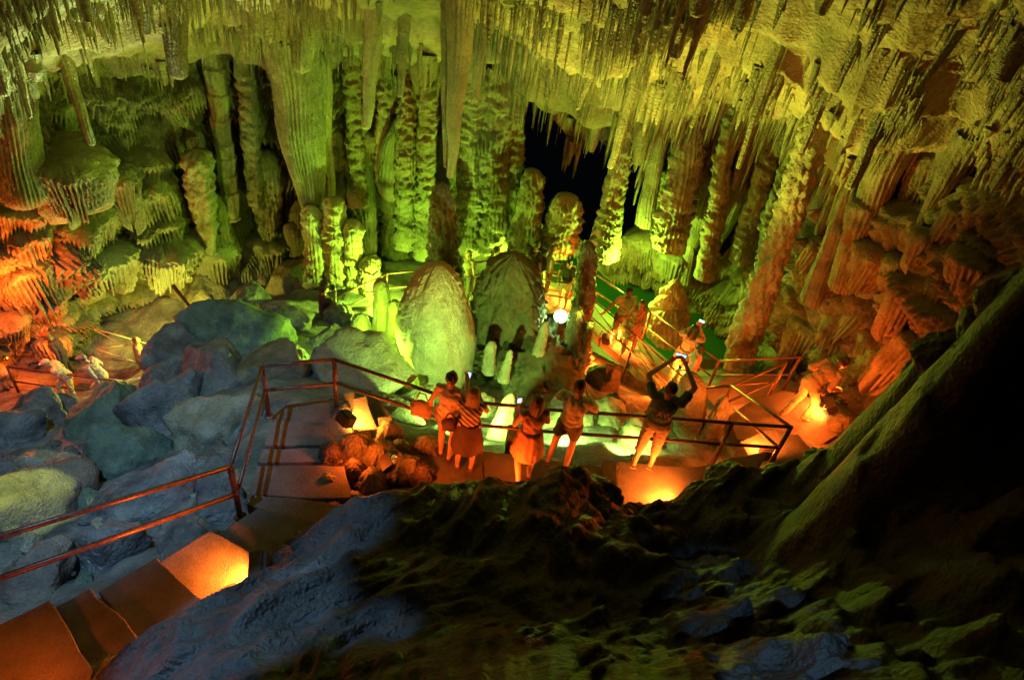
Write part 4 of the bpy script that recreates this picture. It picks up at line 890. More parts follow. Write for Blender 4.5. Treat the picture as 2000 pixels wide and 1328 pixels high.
# slack ropes strung under the ledge
ROPE = plain('pale_rope', (0.6, 0.62, 0.4), 0.7, 0, 0.2)
RP = [([(184, 642), (262, 664), (290, 672)], 13.6, 'upper rope stretched from the orange wall to the white floodlight'), ([(184, 644), (243, 675), (277, 677)], 13.6, 'sagging rope below the upper one, ending by the hidden head'),
      ([(188, 681), (243, 675), (266, 664)], 13.5, 'rope crossing the sagging one in a flat zigzag'), ([(190, 682), (265, 707)], 13.3, 'lowest rope slanting down to the dark boulder')]
for pts, D, lb in RP:
    m = MB(); m.tube([PD(x, y, D) for x, y in pts], 0.014, 6); tag(m.build('rope', ROPE, None, True), lb, 'rope', 'ropes under the ledge')
m = MB(); m.cyl(PD(338, 558, 14.0), PD(388, 622, 13.2), 0.05, 0.045, 8); tag(m.build('pole', DARKR, None, True), 'dark pole leaning across the green hollow under the ledge', 'pole')

# ---------------------------------------------------------------- lamps
HOUS = plain('lamp_housing', (0.06, 0.055, 0.05), 0.5, 0.6)
ORGL = glow('orange_glass', (1.0, 0.42, 0.08), 22); WHT = glow('white_glass', (0.85, 1.0, 0.75), 30); GRG = glow('green_glass', (0.45, 1.0, 0.35), 5)
CABLE = plain('cable', (0.05, 0.02, 0.02), 0.5)
def lamp(pos, tgt, label, col_, watts, glass=ORGL, size=0.2, ang=150, rnd_=False, name='floodlight', cable=True, blend=0.9):
    pos = Vector(pos); d = (Vector(tgt)-pos).normalized(); q = d.to_track_quat('Y', 'Z').to_matrix()
    root = tag(empty(name, pos), label, 'floodlight', 'floodlights')
    m = MB()
    if rnd_:
        m.cyl(q @ Vector((0, -.16, 0)), q @ Vector((0, 0, 0)), size*.35, size*.62, 20)
    else:
        m.box(q @ Vector((0, -.05, 0)), (size, .10, size*.72), q); m.box(q @ Vector((0, .01, size*.40)), (size*1.08, .14, .015), q)
        m.box(q @ Vector((-size*.53, .01, 0)), (.015, .14, size*.78), q); m.box(q @ Vector((size*.53, .01, 0)), (.015, .14, size*.78), q)
    m.build('housing', HOUS, root)
    m = MB()
    if rnd_: m.cyl(q @ Vector((0, 0.002, 0)), q @ Vector((0, .02, 0)), size*.56, size*.5, 24)
    else: m.box(q @ Vector((0, .006, 0)), (size*.9, .01, size*.6), q)
    m.build('glass', glass, root)
    m = MB(); m.box((0, 0, -size*.5), (size*.9, .03, .02)); m.cyl((-size*.45, 0, -size*.5), (-size*.45, 0, 0), .008); m.cyl((size*.45, 0, -size*.5), (size*.45, 0, 0), .008); m.build('bracket', HOUS, root)
    if watts:
        l = light('SPOT', pos+d*0.10, col_, watts*3.2, pos+d*2, ang, blend, 0.06)
    return root
lamp(PZ(508, 1108, 1.55), PZ(420, 1130, 1.42), 'small box lamp standing on the glowing orange tread', ORG, 60, size=.26, ang=165)
lamp(PZ(640, 1075, 0.75), PZ(600, 1000, 0.8), 'lamp low against the near slope beside the winder treads', ORG, 16, ang=165)
lamp(PZ(1320, 990, 0.42), PZ(1260, 930, 0.25), 'lamp half hidden by the near ridge, lighting the orange platform', ORG, 75, ang=165)
lamp(PZ(676, 818, 0.62), PZ(712, 815, 0.42), 'lamp behind the purple grey stump, lighting the yellow slab', AMB, 45, ang=150)
lamp(PZ(760, 905, 0.5), PZ(840, 850, 0.9), 'lamp among the heap of knobbly stones, facing the two women', ORG, 75, ang=160)
lamp(PZ(1622, 792, -0.85), PZ(1560, 810, -1.2), 'lamp on the right wall foot facing the bending visitor', ORG, 60, size=.24, ang=165)
lamp(PZ(1500, 885, -0.05), PZ(1470, 840, -0.3), 'lamp with a looped cable under the rail corner', ORG, 55, size=.22, ang=170)
lamp(PZ(1352, 724, -2.35), PZ(1330, 735, -2.7), 'lamp shining up on the crouched woman at the bridge end', ORG, 60, ang=160)
lamp(PZ(1184, 662, -3.45), PZ(1230, 660, -3.3), 'bridge lamp shining along the planks at the couple', ORG, 110, size=.22, ang=165)
lamp(PZ(1110, 572, -4.3), PZ(1095, 590, -4.6), 'lamp on the far deck by the dark lumpy stalagmite', ORG, 70, ang=165)
lamp(PD(-4, 738, 12.0), PD(50, 600, 13.5), 'lamp at the left edge flooding the ribbed wall', ORG, 500, size=.3, ang=150)
lamp(PD(178, 790, 11.6), PD(170, 740, 12.6), 'lamp below the left path lighting two climbing visitors', AMB, 120, ang=150)
lamp(PD(1095, 618, 12.9), CAM, 'round floodlight glaring greenish white above the pool', (0.55, 1, 0.3), 16, GRG, size=.27, ang=160, rnd_=True)
lamp(PD(326, 678, 13.4), PD(300, 640, 12.0), 'white floodlight behind the dark ridge, half hidden', (0.8, 1, 0.25), 80, WHT, size=.55, ang=170)
lamp(PD(1010, 885, 7.8), PD(1000, 780, 9.6), 'green floodlight tucked under the walkway edge', (0.5, 1, 0.2), 0, GRG, size=.2)
m = MB(); m.tube([PZ(*c) for c in [(1505, 893, -.1), (1488, 878, 0.0), (1480, 893, -.05), (1482, 900, -.15), (1504, 898, -.18)]], 0.012, 6)
tag(m.build('cable', CABLE, None, True), 'cable looped beside the lamp under the rail corner', 'cable')
m = MB(); m.tube([PZ(*c) for c in [(1184, 655, -3.3), (1176, 646, -3.3), (1170, 660, -3.5), (1168, 676, -3.9), (1178, 672, -4.0)]], 0.014, 6)
tag(m.build('cable', CABLE, None, True), 'cable hooked over the bridge edge beside its lamp', 'cable')
# ---------------------------------------------------------------- people
SKIN = plain('skin', (0.52, 0.33, 0.24), 0.5, 0, 0.05, 0.1); SKIND = plain('tanned_skin', (0.36, 0.21, 0.14), 0.5, 0, 0.05, 0.1)
HAIRB = plain('dark_hair', (0.03, 0.02, 0.015), 0.45, 0, 0.6, 0.5, 60); HAIRL = plain('fair_hair', (0.36, 0.26, 0.13), 0.45, 0, 0.6, 0.5, 60); HAIRG = plain('brown_hair', (0.13, 0.07, 0.04), 0.45, 0, 0.6, 0.5, 60)
EYE = plain('eye', (0.03, 0.025, 0.02), 0.2)
_cm = {}
def cloth(c, r=0.85):
    k = tuple(c)
    if k not in _cm: _cm[k] = plain('cloth', c, r, 0, 0.4, 0.18, 45)
    return _cm[k]
def striped(c1, c2, sc=26, diag=0.0):
    m = plain('striped_cloth', c1, 0.85); nt = m.node_tree; b = nt.nodes['Principled BSDF']; tc = nt.nodes.new('ShaderNodeTexCoord')
    w = nt.nodes.new('ShaderNodeTexWave'); w.wave_type = 'BANDS'; w.bands_direction = 'Z' if not diag else 'DIAGONAL'; w.inputs['Scale'].default_value = sc
    r = nt.nodes.new('ShaderNodeValToRGB'); r.color_ramp.interpolation = 'CONSTANT'; r.color_ramp.elements[1].position = 0.5
    r.color_ramp.elements[0].color = (*c1, 1); r.color_ramp.elements[1].color = (*c2, 1)
    nt.links.new(tc.outputs['Object'], w.inputs['Vector']); nt.links.new(w.outputs['Fac'], r.inputs['Fac']); nt.links.new(r.outputs['Color'], b.inputs['Base Color'])
    return m
_dg = None
def fuse(mb, name, mat, parent, vox=0.012, smooth=4):
    me = bpy.data.meshes.new(name+'_raw'); me.from_pydata(mb.V, [], mb.F); me.update()
    o = bpy.data.objects.new(name+'_raw', me); C.objects.link(o)
    r = o.modifiers.new('r', 'REMESH'); r.mode = 'VOXEL'; r.voxel_size = vox; r.use_smooth_shade = True
    s = o.modifiers.new('s', 'SMOOTH'); s.factor = 0.5; s.iterations = smooth
    dg = bpy.context.evaluated_depsgraph_get(); m2 = bpy.data.meshes.new_from_object(o.evaluated_get(dg))
    bpy.data.objects.remove(o); bpy.data.meshes.remove(me)
    if name not in ('body', 'cap'):
        n_ = len(m2.vertices); co = np.zeros(n_*3, np.float32); no = np.zeros(n_*3, np.float32); m2.vertices.foreach_get('co', co); m2.vertices.foreach_get('normal', no)
        co = co.reshape(-1, 3); no = no.reshape(-1, 3); sd = len(name)*3+int(abs(parent.location.x)*10)
        if name == 'hair': a_ = 0.007*vnoise(co[:, 0]*70, co[:, 1]*70, co[:, 2]*9, sd)+0.008*vnoise(co[:, 0]*16, co[:, 1]*16, co[:, 2]*6, sd)
        else: a_ = 0.012*np.abs(vnoise(co[:, 0]*11+co[:, 2]*9, co[:, 1]*11, co[:, 2]*7, sd))+0.010*vnoise(co[:, 0]*24, co[:, 1]*24, co[:, 2]*(8 if name in ('skirt', 'dress', 'coat') else 20), sd+1)
        m2.vertices.foreach_set('co', (co+no*a_[:, None]).ravel()); m2.update()
    m2.name = name; m2.materials.clear(); m2.materials.append(mat)
    m2.polygons.foreach_set('use_smooth', np.ones(len(m2.polygons), bool))
    q = bpy.data.objects.new(name, m2); C.objects.link(q); q.parent = parent
    return q
def person(label, pos, rz=0.0, h=1.7, pose=None, top=None, bottom=None, skin=SKIN, hair=HAIRB, hairlen=0.0, cap=None, fem=False, shoes=None, vox=0.014, topkind='tee', botkind='shorts', lean=0.0, headturn=0.0, headtilt=0.0, group='visitors in the cave', seat=0.0):
    root = tag(empty('person', pos, rz), label, 'person', group); s = h/1.75
    J = dict(pel=(0, 0, .96), spine=(0, -.01, 1.14), chest=(0, .0, 1.31), neck=(0, .0, 1.47), head=(0, .025, 1.63))
    sw = .155 if fem else .185; hw = .095 if fem else .088
    for sd, sg in (('l', -1), ('r', 1)):
        J['sh'+sd] = (sg*sw, 0, 1.42); J['el'+sd] = (sg*(sw+.06), -.02, 1.14); J['wr'+sd] = (sg*(sw+.05), .06, .90)
        J['hip'+sd] = (sg*hw, 0, .93); J['kn'+sd] = (sg*(hw+.01), .02, .50); J['an'+sd] = (sg*(hw+.01), -.02, .085)
    if pose: J.update(pose)
    J = {k: Vector(v) for k, v in J.items()}
    if lean:
        Rm = Matrix.Rotation(-lean, 3, 'X')
        for k in ('spine', 'chest', 'neck', 'head', 'shl', 'shr', 'ell', 'elr', 'wrl', 'wrr'):
            if pose and k in pose and k[:2] in ('wr',): continue
            J[k] = J['pel']+Rm @ (J[k]-J['pel'])
    if headtilt:
        J['head'] = J['neck']+Matrix.Rotation(-headtilt, 3, 'X') @ (J['head']-J['neck'])
    J = {k: v*s for k, v in J.items()}
    hr = Matrix.Rotation(headturn, 3, 'Z') @ Matrix.Rotation(-headtilt-lean*0.6, 3, 'X')
    hc = J['head']; b = MB(); f = 0.9 if fem else 1.0
    up = (J['neck']-J['pel']).normalized(); tq = up.to_track_quat('Z', 'Y').to_matrix()
    # orient torso ellipsoids: x from shoulders
    sx = (J['shr']-J['shl']); sx = (sx-up*sx.dot(up)).normalized(); fy = up.cross(sx); tq = Matrix((sx, fy, up)).transposed()
    b.ball(J['pel'], (.155*s, .115*s, .12*s), 14, tq); b.ball(J['spine'], (.13*f*s, .10*s, .15*s), 14, tq); b.ball(J['chest'], (.165*f*s, .115*s, .16*s), 14, tq)
    if fem: b.ball(J['chest']+fy*.07*s, (.12*s, .06*s, .06*s), 12, tq)
    b.cap(J['neck']-up*.05*s, .062*s, hc-up*.04*s, .052*s)
    b.cap(J['shl'], .058*f*s, J['shr'], .058*f*s)
    # head with brow, nose, chin, ears
    b.ball(hc, (.074*s, .092*s, .112*s), 16, hr); b.ball(hc+hr @ Vector((0, .035*s, -.055*s)), (.055*s, .058*s, .06*s), 12, hr)
    b.cap(hc+hr @ Vector((0, .088*s, .01*s)), .012*s, hc+hr @ Vector((0, .105*s, -.022*s)), .016*s, 8)
    b.cap(hc+hr @ Vector((-.02*s, .085*s, -.058*s)), .009*s, hc+hr @ Vector((.02*s, .085*s, -.058*s)), .009*s, 8)
    for sg in (-1, 1): b.ball(hc+hr @ Vector((sg*.076*s, -.005*s, -.01*s)), (.014*s, .022*s, .033*s), 8, hr)
    for sd, sg in (('l', -1), ('r', 1)):
        sh, el, wr, hp, kn, an = (J[k+sd] for k in ('sh', 'el', 'wr', 'hip', 'kn', 'an'))
        b.cap(sh, .054*f*s, el, .040*f*s); b.cap(el, .040*f*s, wr, .027*f*s)
        d = (wr-el).normalized(); side = d.cross(Vector((0, 1, 0.2))); side = side.normalized() if side.length > .1 else Vector((1, 0, 0)); pn = d.cross(side).normalized()
        hq = Matrix((side, pn, d)).transposed(); pc = wr+d*.05*s
        b.ball(pc, (.040*s, .018*s, .05*s), 10, hq)
        for fi, (off, ln) in enumerate(((-.028, .068), (-.010, .078), (.010, .072), (.027, .058))):
            p0 = pc+side*off*s+d*.035*s; p1 = p0+d*ln*.5*s+pn*.012*s; p2 = p1+d*ln*.42*s+pn*.03*s
            b.cap(p0, .0095*s, p1, .0088*s, 7); b.cap(p1, .0088*s, p2, .0075*s, 7)
        tsd = -1 if sd == 'r' else 1; p0 = wr+d*.02*s+side*tsd*.03*s; p1 = p0+(side*tsd*.03+d*.03+pn*.01)*s; b.cap(p0, .012*s, p1, .011*s, 7); b.cap(p1, .011*s, p1+(d*.03+pn*.012)*s, .009*s, 7)
        b.cap(hp, .085*s, kn, .052*s); b.cap(kn, .052*s, kn.lerp(an, .35), .053*s); b.cap(kn.lerp(an, .35)-Vector((0, .012*s, 0)), .052*s, an, .034*s)
        fd = Vector((sg*.15, 1, 0)).normalized()
        if pose and ('toe'+sd) in pose: fd = Vector(pose['toe'+sd]).normalized()
        b.cap(an-Vector((0, 0, .02*s))-fd*.03*s, .036*s, an+fd*.10*s-Vector((0, 0, .045*s)), .030*s); b.cap(an+fd*.10*s-Vector((0, 0, .05*s)), .032*s, an+fd*.165*s-Vector((0, 0, .06*s)), .022*s)
        J['fd'+sd] = fd
    fuse(b, 'body', skin, root, vox)
    # clothing grown over the same joints, flat hems
    if top:
        m = MB(); g = .018*s
        m.ball(J['spine'], (.13*f*s+g, .10*s+g, .15*s+g), 14, tq); m.ball(J['chest'], (.165*f*s+g, .115*s+g, .165*s), 14, tq); m.ball(J['pel']+up*.06*s, (.15*s+g, .112*s+g, .09*s), 14, tq)
        m.cap(J['shl'], .062*f*s, J['shr'], .062*f*s)
        if topkind in ('tee', 'long', 'coat'):
            for sd in 'lr':
                e = J['sh'+sd].lerp(J['el'+sd], .62 if topkind == 'tee' else 1.0)
                m.ball(J['sh'+sd], .066*f*s, 12); m.cyl(J['sh'+sd], e, .064*f*s, .062*f*s if topkind == 'tee' else .052*f*s, 14)
                if topkind != 'tee': m.ball(e, .052*f*s, 12); m.cyl(e, J['wr'+sd].lerp(e, .06), .051*f*s, .038*f*s, 14)
        if topkind == 'coat':
            m.cyl(J['pel']+up*.10*s, J['pel']-up*.22*s, .17*s, .235*s, 18)
        if topkind == 'dress':
            m.cyl(J['pel']+up*.12*s, J['pel']-Vector((0, 0, .36*s)), .16*s, .24*s, 20)
        t_ = fuse(m, 'coat' if topkind == 'coat' else ('dress' if topkind == 'dress' else 'shirt'), top, root, vox, 3)
    if bottom:
        m = MB(); g = .014*s
        m.ball(J['pel']-Vector((0, 0, .01)), (.155*s+g, .115*s+g, .13*s), 14, tq)
        if botkind == 'skirt': m.cyl(J['pel']+up*.10*s, J['pel']-Vector((0, 0, .42*s)), .145*s, .25*s, 20)
        else:
            fr_ = {'shorts': .62, 'mini': .38, 'capri': 1.0, 'trousers': 1.0}[botkind]
            for sd in 'lr':
                e = J['hip'+sd].lerp(J['kn'+sd], fr_)
                m.ball(J['hip'+sd], .092*s, 12); m.cyl(J['hip'+sd], e, .098*s, .080*s if fr_ < 1 else .068*s, 14)
                if fr_ == 1:
                    m.ball(e, .066*s, 12); e2 = J['kn'+sd].lerp(J['an'+sd], .42 if botkind == 'capri' else .93); m.cyl(e, e2, .066*s, .06*s, 14)
        fuse(m, botkind if botkind in ('skirt', 'trousers') else 'shorts', bottom, root, vox, 3)
    m = MB()
    m.ball(hc+hr @ Vector((0, -.018*s, .022*s)), (.083*s, .094*s, .105*s), 14, hr)
    if hairlen > 0:
        dwn = hc+Vector((0, 0, 0))-up*(hairlen*s)-fy*.06*s
        m.cap(hc+hr @ Vector((0, -.04*s, -.02*s)), .082*s, dwn, .075*s*(1 if hairlen < .3 else .8)); m.cap(hc+hr @ Vector((-.04*s, -.02*s, -.02*s)), .055*s, dwn+sx*(-.06*s), .05*s); m.cap(hc+hr @ Vector((.04*s, -.02*s, -.02*s)), .055*s, dwn+sx*(.06*s), .05*s)
    if hairlen < 0: m.ball(hc+hr @ Vector((0, -.09*s, .07*s)), .05*s, 12)
    if hairlen > -5: fuse(m, 'hair', hair, root, vox*.8, 2)
    if cap:
        m = MB(); m.ball(hc+hr @ Vector((0, -.008*s, .045*s)), (.092*s, .102*s, .085*s), 14, hr); m.ball(hc+hr @ Vector((0, .11*s, .045*s)), (.065*s, .065*s, .012*s), 12, hr)
        fuse(m, 'cap', cap, root, vox*.7, 2)
    e = MB()
    for sg in (-1, 1): e = MB(); e.ball(hc+hr @ Vector((sg*.03*s, .086*s, .008*s)), .011*s, 8); e.build('eye', EYE, root, True)
    if shoes:
        for sd in 'lr':
            m = MB(); an = J['an'+sd]; fd = J['fd'+sd]; c_ = an+fd*.06*s; ya = math.atan2(-fd.x, fd.y); q = Matrix.Rotation(ya, 3, 'Z')
            m.box((c_.x, c_.y, an.z-.078*s), (.085*s, .26*s, .022*s), q)
            a1 = c_+fd*.05*s; lf = Vector((fd.y, -fd.x, 0))
            m.tube([a1-lf*.042*s-Vector((0, 0, .07*s)), a1-Vector((0, 0, .015*s))+fd*.02*s, a1+lf*.042*s-Vector((0, 0, .07*s))], .007*s, 6)
            m.build('sandal', shoes, root)
    return root, J
def held(name, label, cat, root, lp, size, mat, rot=None, screen=None, soft=False):
    """a thing held by a person: own top-level object placed in world space"""
    Mw = Matrix.Translation(root.location) @ Matrix.Rotation(root.rotation_euler.z, 4, 'Z'); p = Mw @ Vector(lp)
    o = tag(empty(name, p, root.rotation_euler.z), label, cat)
    m = MB()
    if soft: m.ball((0, 0, 0), (size[0]/2, size[1]/2, size[2]/2), 16, rot); m.box((0, 0, -size[2]*.12), (size[0]*.8, size[1]*.75, size[2]*.7), rot)
    else: m.box((0, 0, 0), size, rot)
    m.build('bag_body' if soft else 'case', mat, o, soft)
    if screen:
        m = MB(); off = Vector((0, -size[1]/2-.004, 0)); off = rot @ off if rot is not None else off
        m.box(off, (size[0]*.88, .004, size[2]*.82), rot); m.build('screen', screen, o)
    if soft:
        m = MB(); m.tube([(-size[0]*.3, 0, size[2]*.35), (-size[0]*.12, 0, size[2]*.95), (size[0]*.12, 0, size[2]*.95), (size[0]*.3, 0, size[2]*.35)], .01, 6); m.build('strap', mat, o, True)
    return o
SCR = glow('phone_screen', (0.5, 0.75, 1.0), 1.1); PHONE = plain('phone_case', (0.04, 0.04, 0.045), 0.3)
GW = 0.29
RA = math.radians
# five on the walkway, seen from behind
p, J = person('woman with dark hair up, pale vest and short shorts, lifting a phone at the rail', PZ(866, 889, GW), RA(-8), 1.68,
  {'elr': (.24, .10, 1.16), 'wrr': (.16, .28, 1.36), 'ell': (-.25, -.04, 1.15), 'wrl': (-.26, .05, .93), 'anl': (-.05, .02, .085), 'anr': (.10, -.04, .085), 'knl': (-.07, .05, .5)},
  cloth((0.62, 0.52, 0.42)), cloth((0.30, 0.22, 0.20)), SKIN, HAIRB, -1, fem=True, topkind='vest', botkind='mini', shoes=cloth((.1, .07, .05)), vox=.011)
held('phone', 'phone glowing white in the raised hand of the woman with hair up', 'phone', p, (.15, .34, 1.38), (.065, .012, .11), PHONE, Matrix.Rotation(RA(-12), 3, 'X'), SCR)
held('shoulder_bag', 'brown bag hanging at the left arm of the woman with hair up', 'bag', p, (-.37, .0, .86), (.34, .12, .30), cloth((.35, .24, .16)), soft=True)
p, J = person('woman with long fair hair, striped sleeveless top and dark full skirt', PZ(906, 911, GW), RA(4), 1.62,
  {'elr': (.22, .12, 1.18), 'wrr': (.10, .26, 1.30), 'ell': (-.20, .12, 1.18), 'wrl': (-.08, .26, 1.28)}, striped((.12, .06, .06), (.55, .45, .38), 7, 1), cloth((.06, .035, .04)), SKIN, HAIRL, .30, fem=True, topkind='vest', botkind='skirt', shoes=cloth((.2, .14, .1)), vox=.011)
held('handbag', 'dark handbag at the left hip of the woman in the full skirt', 'bag', p, (-.27, .03, .84), (.22, .11, .22), cloth((.07, .04, .05)), soft=True)
p, J = person('woman with very long dark hair in an orange lit dress, one foot lifted behind her', PZ(1018, 930, GW), RA(18), 1.66,
  {'anl': (-.15, -.33, .30), 'knl': (-.12, .03, .50), 'toel': (-.2, .5, -.8), 'elr': (.24, .06, 1.14), 'wrr': (.22, .22, 1.0), 'wrl': (-.16, .26, 1.22), 'ell': (-.24, .06, 1.13)},
  cloth((.45, .24, .16)), cloth((.12, .08, .06)), SKIN, HAIRG, .36, fem=True, topkind='dress', botkind='mini', vox=.011)
held('phone', 'phone glowing at the chest of the woman with very long hair', 'phone', p, (-.14, .30, 1.28), (.065, .012, .11), PHONE, None, SCR)
p, J = person('man in a pale T-shirt and dark shorts leaning toward the rail', PZ(1092, 908, GW), RA(-14), 1.74,
  {'elr': (.27, .12, 1.20), 'wrr': (.10, .30, 1.24), 'ell': (-.27, .12, 1.20), 'wrl': (-.10, .30, 1.22), 'anl': (-.17, -.02, .085), 'anr': (.10, -.05, .085), 'knl': (-.14, .03, .5)}, cloth((.66, .60, .50)), cloth((.17, .15, .12)), SKIN, HAIRB, 0, shoes=cloth((.25, .2, .16)), headturn=RA(-30), vox=.011)
p, J = person('man with both arms raised, dark T-shirt lettered on the back', PZ(1252, 910, GW), RA(-10), 1.80,
  {'elr': (.30, .18, 1.58), 'wrr': (.10, .30, 1.80), 'ell': (-.32, .16, 1.58), 'wrl': (-.10, .30, 1.80), 'anl': (-.11, -.02, .085), 'anr': (.12, .05, .085)}, cloth((.07, .13, .14)), cloth((.38, .28, .2)), SKIN, HAIRB, 0, botkind='capri', shoes=cloth((.3, .18, .1)), vox=.011, headtilt=RA(-12))
held('phone', 'phone held high over the railing, its blue white screen facing back', 'phone', p, (.0, .34, 1.98), (.16, .012, .085), PHONE, Matrix.Rotation(RA(20), 3, 'X'), SCR)
tc_ = bpy.data.curves.new('lettering', 'FONT'); tc_.body = 'AW'; tc_.size = .12; tc_.extrude = .003; tc_.align_x = 'CENTER'
to = bpy.data.objects.new('lettering_c', tc_); C.objects.link(to); bpy.context.view_layer.update()
tm = bpy.data.meshes.new_from_object(to.evaluated_get(bpy.context.evaluated_depsgraph_get())); bpy.data.objects.remove(to)
tm.name = 'lettering'; tm.materials.clear(); tm.materials.append(cloth((.75, .7, .65))); lo_ = bpy.data.objects.new('lettering', tm); C.objects.link(lo_); lo_.parent = p
lo_.location = (0.03, -.150, 1.24); lo_.rotation_euler = (RA(86), 0, 0)
# couple on the bridge
p, J = person('man in a pale shirt on the footbridge, one hand on the rail', PZ(1200, 668, -3.62), RA(195), 1.74, {'elr': (.33, .02, 1.25), 'wrr': (.50, .12, 1.14)}, cloth((.6, .58, .45)), cloth((.20, .13, .1)), SKIND, HAIRB, 0, botkind='capri')
p, J = person('woman in a dark patterned dress walking beside the man on the footbridge', PZ(1224, 688, -3.5), RA(165), 1.66, {'ell': (-.2, .12, 1.2), 'wrl': (-.1, .26, 1.18), 'anr': (.1, .16, .085), 'anl': (-.1, -.16, .085)}, striped((.28, .12, .1), (.5, .3, .22), 5, 1), cloth((.5, .35, .25)), SKIND, HAIRG, .1, fem=True, botkind='trousers', topkind='dress')
held('cloth_bag', 'pale cloth bag at the hip of the woman on the footbridge', 'bag', p, (.2, .02, .78), (.22, .10, .28), cloth((.5, .55, .35)), soft=True)
p, J = person('woman in a light quilted coat lifting a camera at the end of the footbridge', PZ(1317, 745, -3.05), RA(-20), 1.72, {'elr': (.26, .18, 1.30), 'wrr': (.08, .26, 1.55), 'ell': (-.26, .14, 1.28), 'wrl': (-.02, .26, 1.55)}, striped((.55, .38, .26), (.40, .26, .18), 4), cloth((.6, .45, .32)), SKIN, HAIRB, .22, fem=True, topkind='coat', botkind='trousers')
held('phone', 'phone glowing blue in front of the woman in the quilted coat', 'phone', p, (.06, .33, 1.64), (.14, .012, .08), PHONE, None, SCR)
p, J = person('black haired woman turning left, just below the quilted coat', PZ(1328, 778, -2.8), RA(75), 1.62, {'elr': (.2, .14, 1.15), 'wrr': (.1, .28, 1.05), 'wrl': (-.16, .24, .98)}, cloth((.6, .5, .35)), cloth((.35, .25, .2)), SKIN, HAIRB, .05, fem=True, botkind='trousers')
# bending visitor on the lit landing
p, J = person('visitor bending forward in a striped top and cream trousers', PZ(1545, 818, -1.02), RA(-62), 1.74,
  {'knl': (-.12, .10, .52), 'knr': (.12, .24, .50), 'anl': (-.12, -.14, .085), 'anr': (.12, .12, .085), 'elr': (.24, .1, 1.16), 'wrr': (.22, .46, .92), 'wrl': (-.2, .5, .9)}, striped((.55, .36, .26), (.42, .26, .18), 28), cloth((.66, .55, .42)), SKIN, HAIRG, .05, lean=RA(52), botkind='trousers', topkind='long', vox=.012)
held('hip_bag', 'dark small bag hanging at the waist of the bending visitor', 'bag', p, (.19, .12, .94), (.16, .10, .15), cloth((.1, .06, .05)), soft=True)
# far deck
p, J = person('fair haired visitor half hidden behind the giant dome at the far rail', PZ(906, 585, -4.6), RA(-20), 1.66, None, cloth((.30, .26, .16)), cloth((.1, .09, .08)), SKIN, HAIRL, .06, fem=True, botkind='trousers')
p, J = person('visitor in a long orange lit coat standing at the triple barred rail', PZ(956, 582, -4.6), RA(-70), 1.74, {'wrr': (.2, .2, .98), 'wrl': (-.2, .2, .98)}, cloth((.45, .22, .15)), cloth((.5, .36, .26)), SKIN, HAIRB, 0, topkind='coat', botkind='trousers')
p, J = person('tall man in dark clothes behind the mossy stalagmite', PZ(1030, 578, -4.6), RA(-40), 1.88, {'ell': (-.36, .1, 1.35), 'wrl': (-.5, .2, 1.5)}, cloth((.07, .04, .05)), cloth((.05, .04, .04)), SKIN, HAIRB, 0, botkind='trousers')
p, J = person('dark haired woman with head down just left of the tall dark man', PZ(1006, 592, -4.6), RA(60), 1.66, None, cloth((.07, .05, .05)), cloth((.05, .04, .04)), SKIN, HAIRB, .25, fem=True, topkind='long', botkind='trousers')
p, J = person('man in a cap and pale T-shirt carrying a dark backpack on the far deck', PZ(1060, 582, -4.6), RA(-75), 1.78, {'wrr': (.15, .22, 1.02)}, cloth((.6, .48, .38)), cloth((.4, .2, .15)), SKIN, HAIRB, 0, cap=cloth((.3, .1, .07)), botkind='trousers')
held('backpack', 'dark backpack worn by the man in the cap', 'backpack', p, (.0, -.2, 1.24), (.30, .18, .42), cloth((.03, .025, .03)), soft=True)
p, J = person('man in a black T-shirt looking down beside the deck lamp', PZ(1096, 600, -4.6), RA(150), 1.70, {'ell': (-.25, .08, 1.16), 'wrl': (-.16, .24, 1.0), 'wrr': (.12, .26, 1.0), 'elr': (.25, .08, 1.16)}, cloth((.035, .03, .035)), cloth((.5, .4, .28)), SKIN, HAIRB, 0, headtilt=RA(25), botkind='shorts')
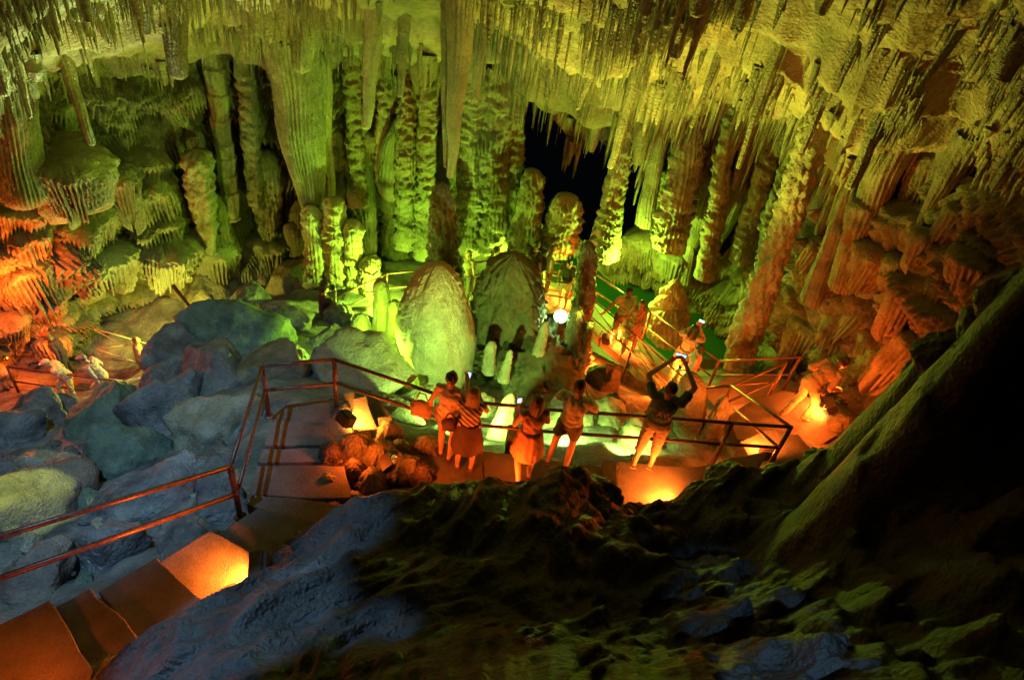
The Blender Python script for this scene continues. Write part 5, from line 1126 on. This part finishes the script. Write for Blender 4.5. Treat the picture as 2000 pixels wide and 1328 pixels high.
p, J = person('visitor in dark clothes half hidden behind the lumpy stalagmite at the deck corner', PZ(1132, 600, -4.55), RA(120), 1.62, None, cloth((.06, .05, .05)), cloth((.3, .14, .1)), SKIN, HAIRB, .1, fem=True, topkind='long', botkind='trousers')
p, J = person('man in a dark shirt photographing at the near end of the far path', PZ(636, 660, -4.75), RA(-60), 1.72, {'elr': (.24, .22, 1.38), 'wrr': (.06, .28, 1.56), 'ell': (-.24, .22, 1.38), 'wrl': (-.06, .28, 1.56)}, cloth((.06, .03, .05)), cloth((.07, .05, .06)), SKIND, HAIRB, 0, botkind='trousers')
held('camera_body', 'small camera at the face of the man in the dark shirt', 'camera', p, (0, .22, 1.62), (.12, .07, .08), PHONE)
p, J = person('short haired visitor bending behind the green boulder, neck lit orange', PZ(540, 700, -4.2), RA(80), 1.68, None, cloth((.05, .06, .08)), cloth((.06, .05, .06)), SKIN, HAIRG, 0, lean=RA(35), botkind='trousers')
# left path
p, J = person('woman in dark clothes, uppermost on the left path', PZ(140, 742, -6.2), RA(110), 1.68, None, cloth((.09, .05, .08)), cloth((.07, .05, .08)), SKIND, HAIRG, .12, fem=True, topkind='long', botkind='trousers', lean=RA(15), cap=cloth((.2, .1, .05)))
p, J = person('visitor in a whitish cap and yellow lit clothes stepping up the left path', PZ(150, 782, -6.45), RA(120), 1.62, {'knr': (.1, .3, .62), 'anr': (.1, .28, .24)}, cloth((.5, .5, .45)), cloth((.6, .5, .35)), SKIN, HAIRL, 0, lean=RA(30), cap=cloth((.55, .5, .55)), botkind='trousers')
p, J = person('visitor in a blue grey cap and striped jacket climbing on the left path', PZ(216, 782, -6.45), RA(100), 1.66, {'knl': (-.1, .28, .58), 'anl': (-.1, .2, .16), 'wrr': (.2, .4, 1.05)}, striped((.5, .35, .3), (.25, .22, .3), 9), cloth((.55, .4, .3)), SKIN, HAIRG, 0, lean=RA(28), cap=cloth((.2, .24, .34)), topkind='long', botkind='trousers')
p, J = person('brown haired visitor seen only to the neck beside the white floodlight', PZ(287, 745, -6.9), RA(-60), 1.62, None, cloth((.2, .12, .1)), cloth((.1, .08, .08)), SKIND, HAIRG, 0, botkind='trousers')
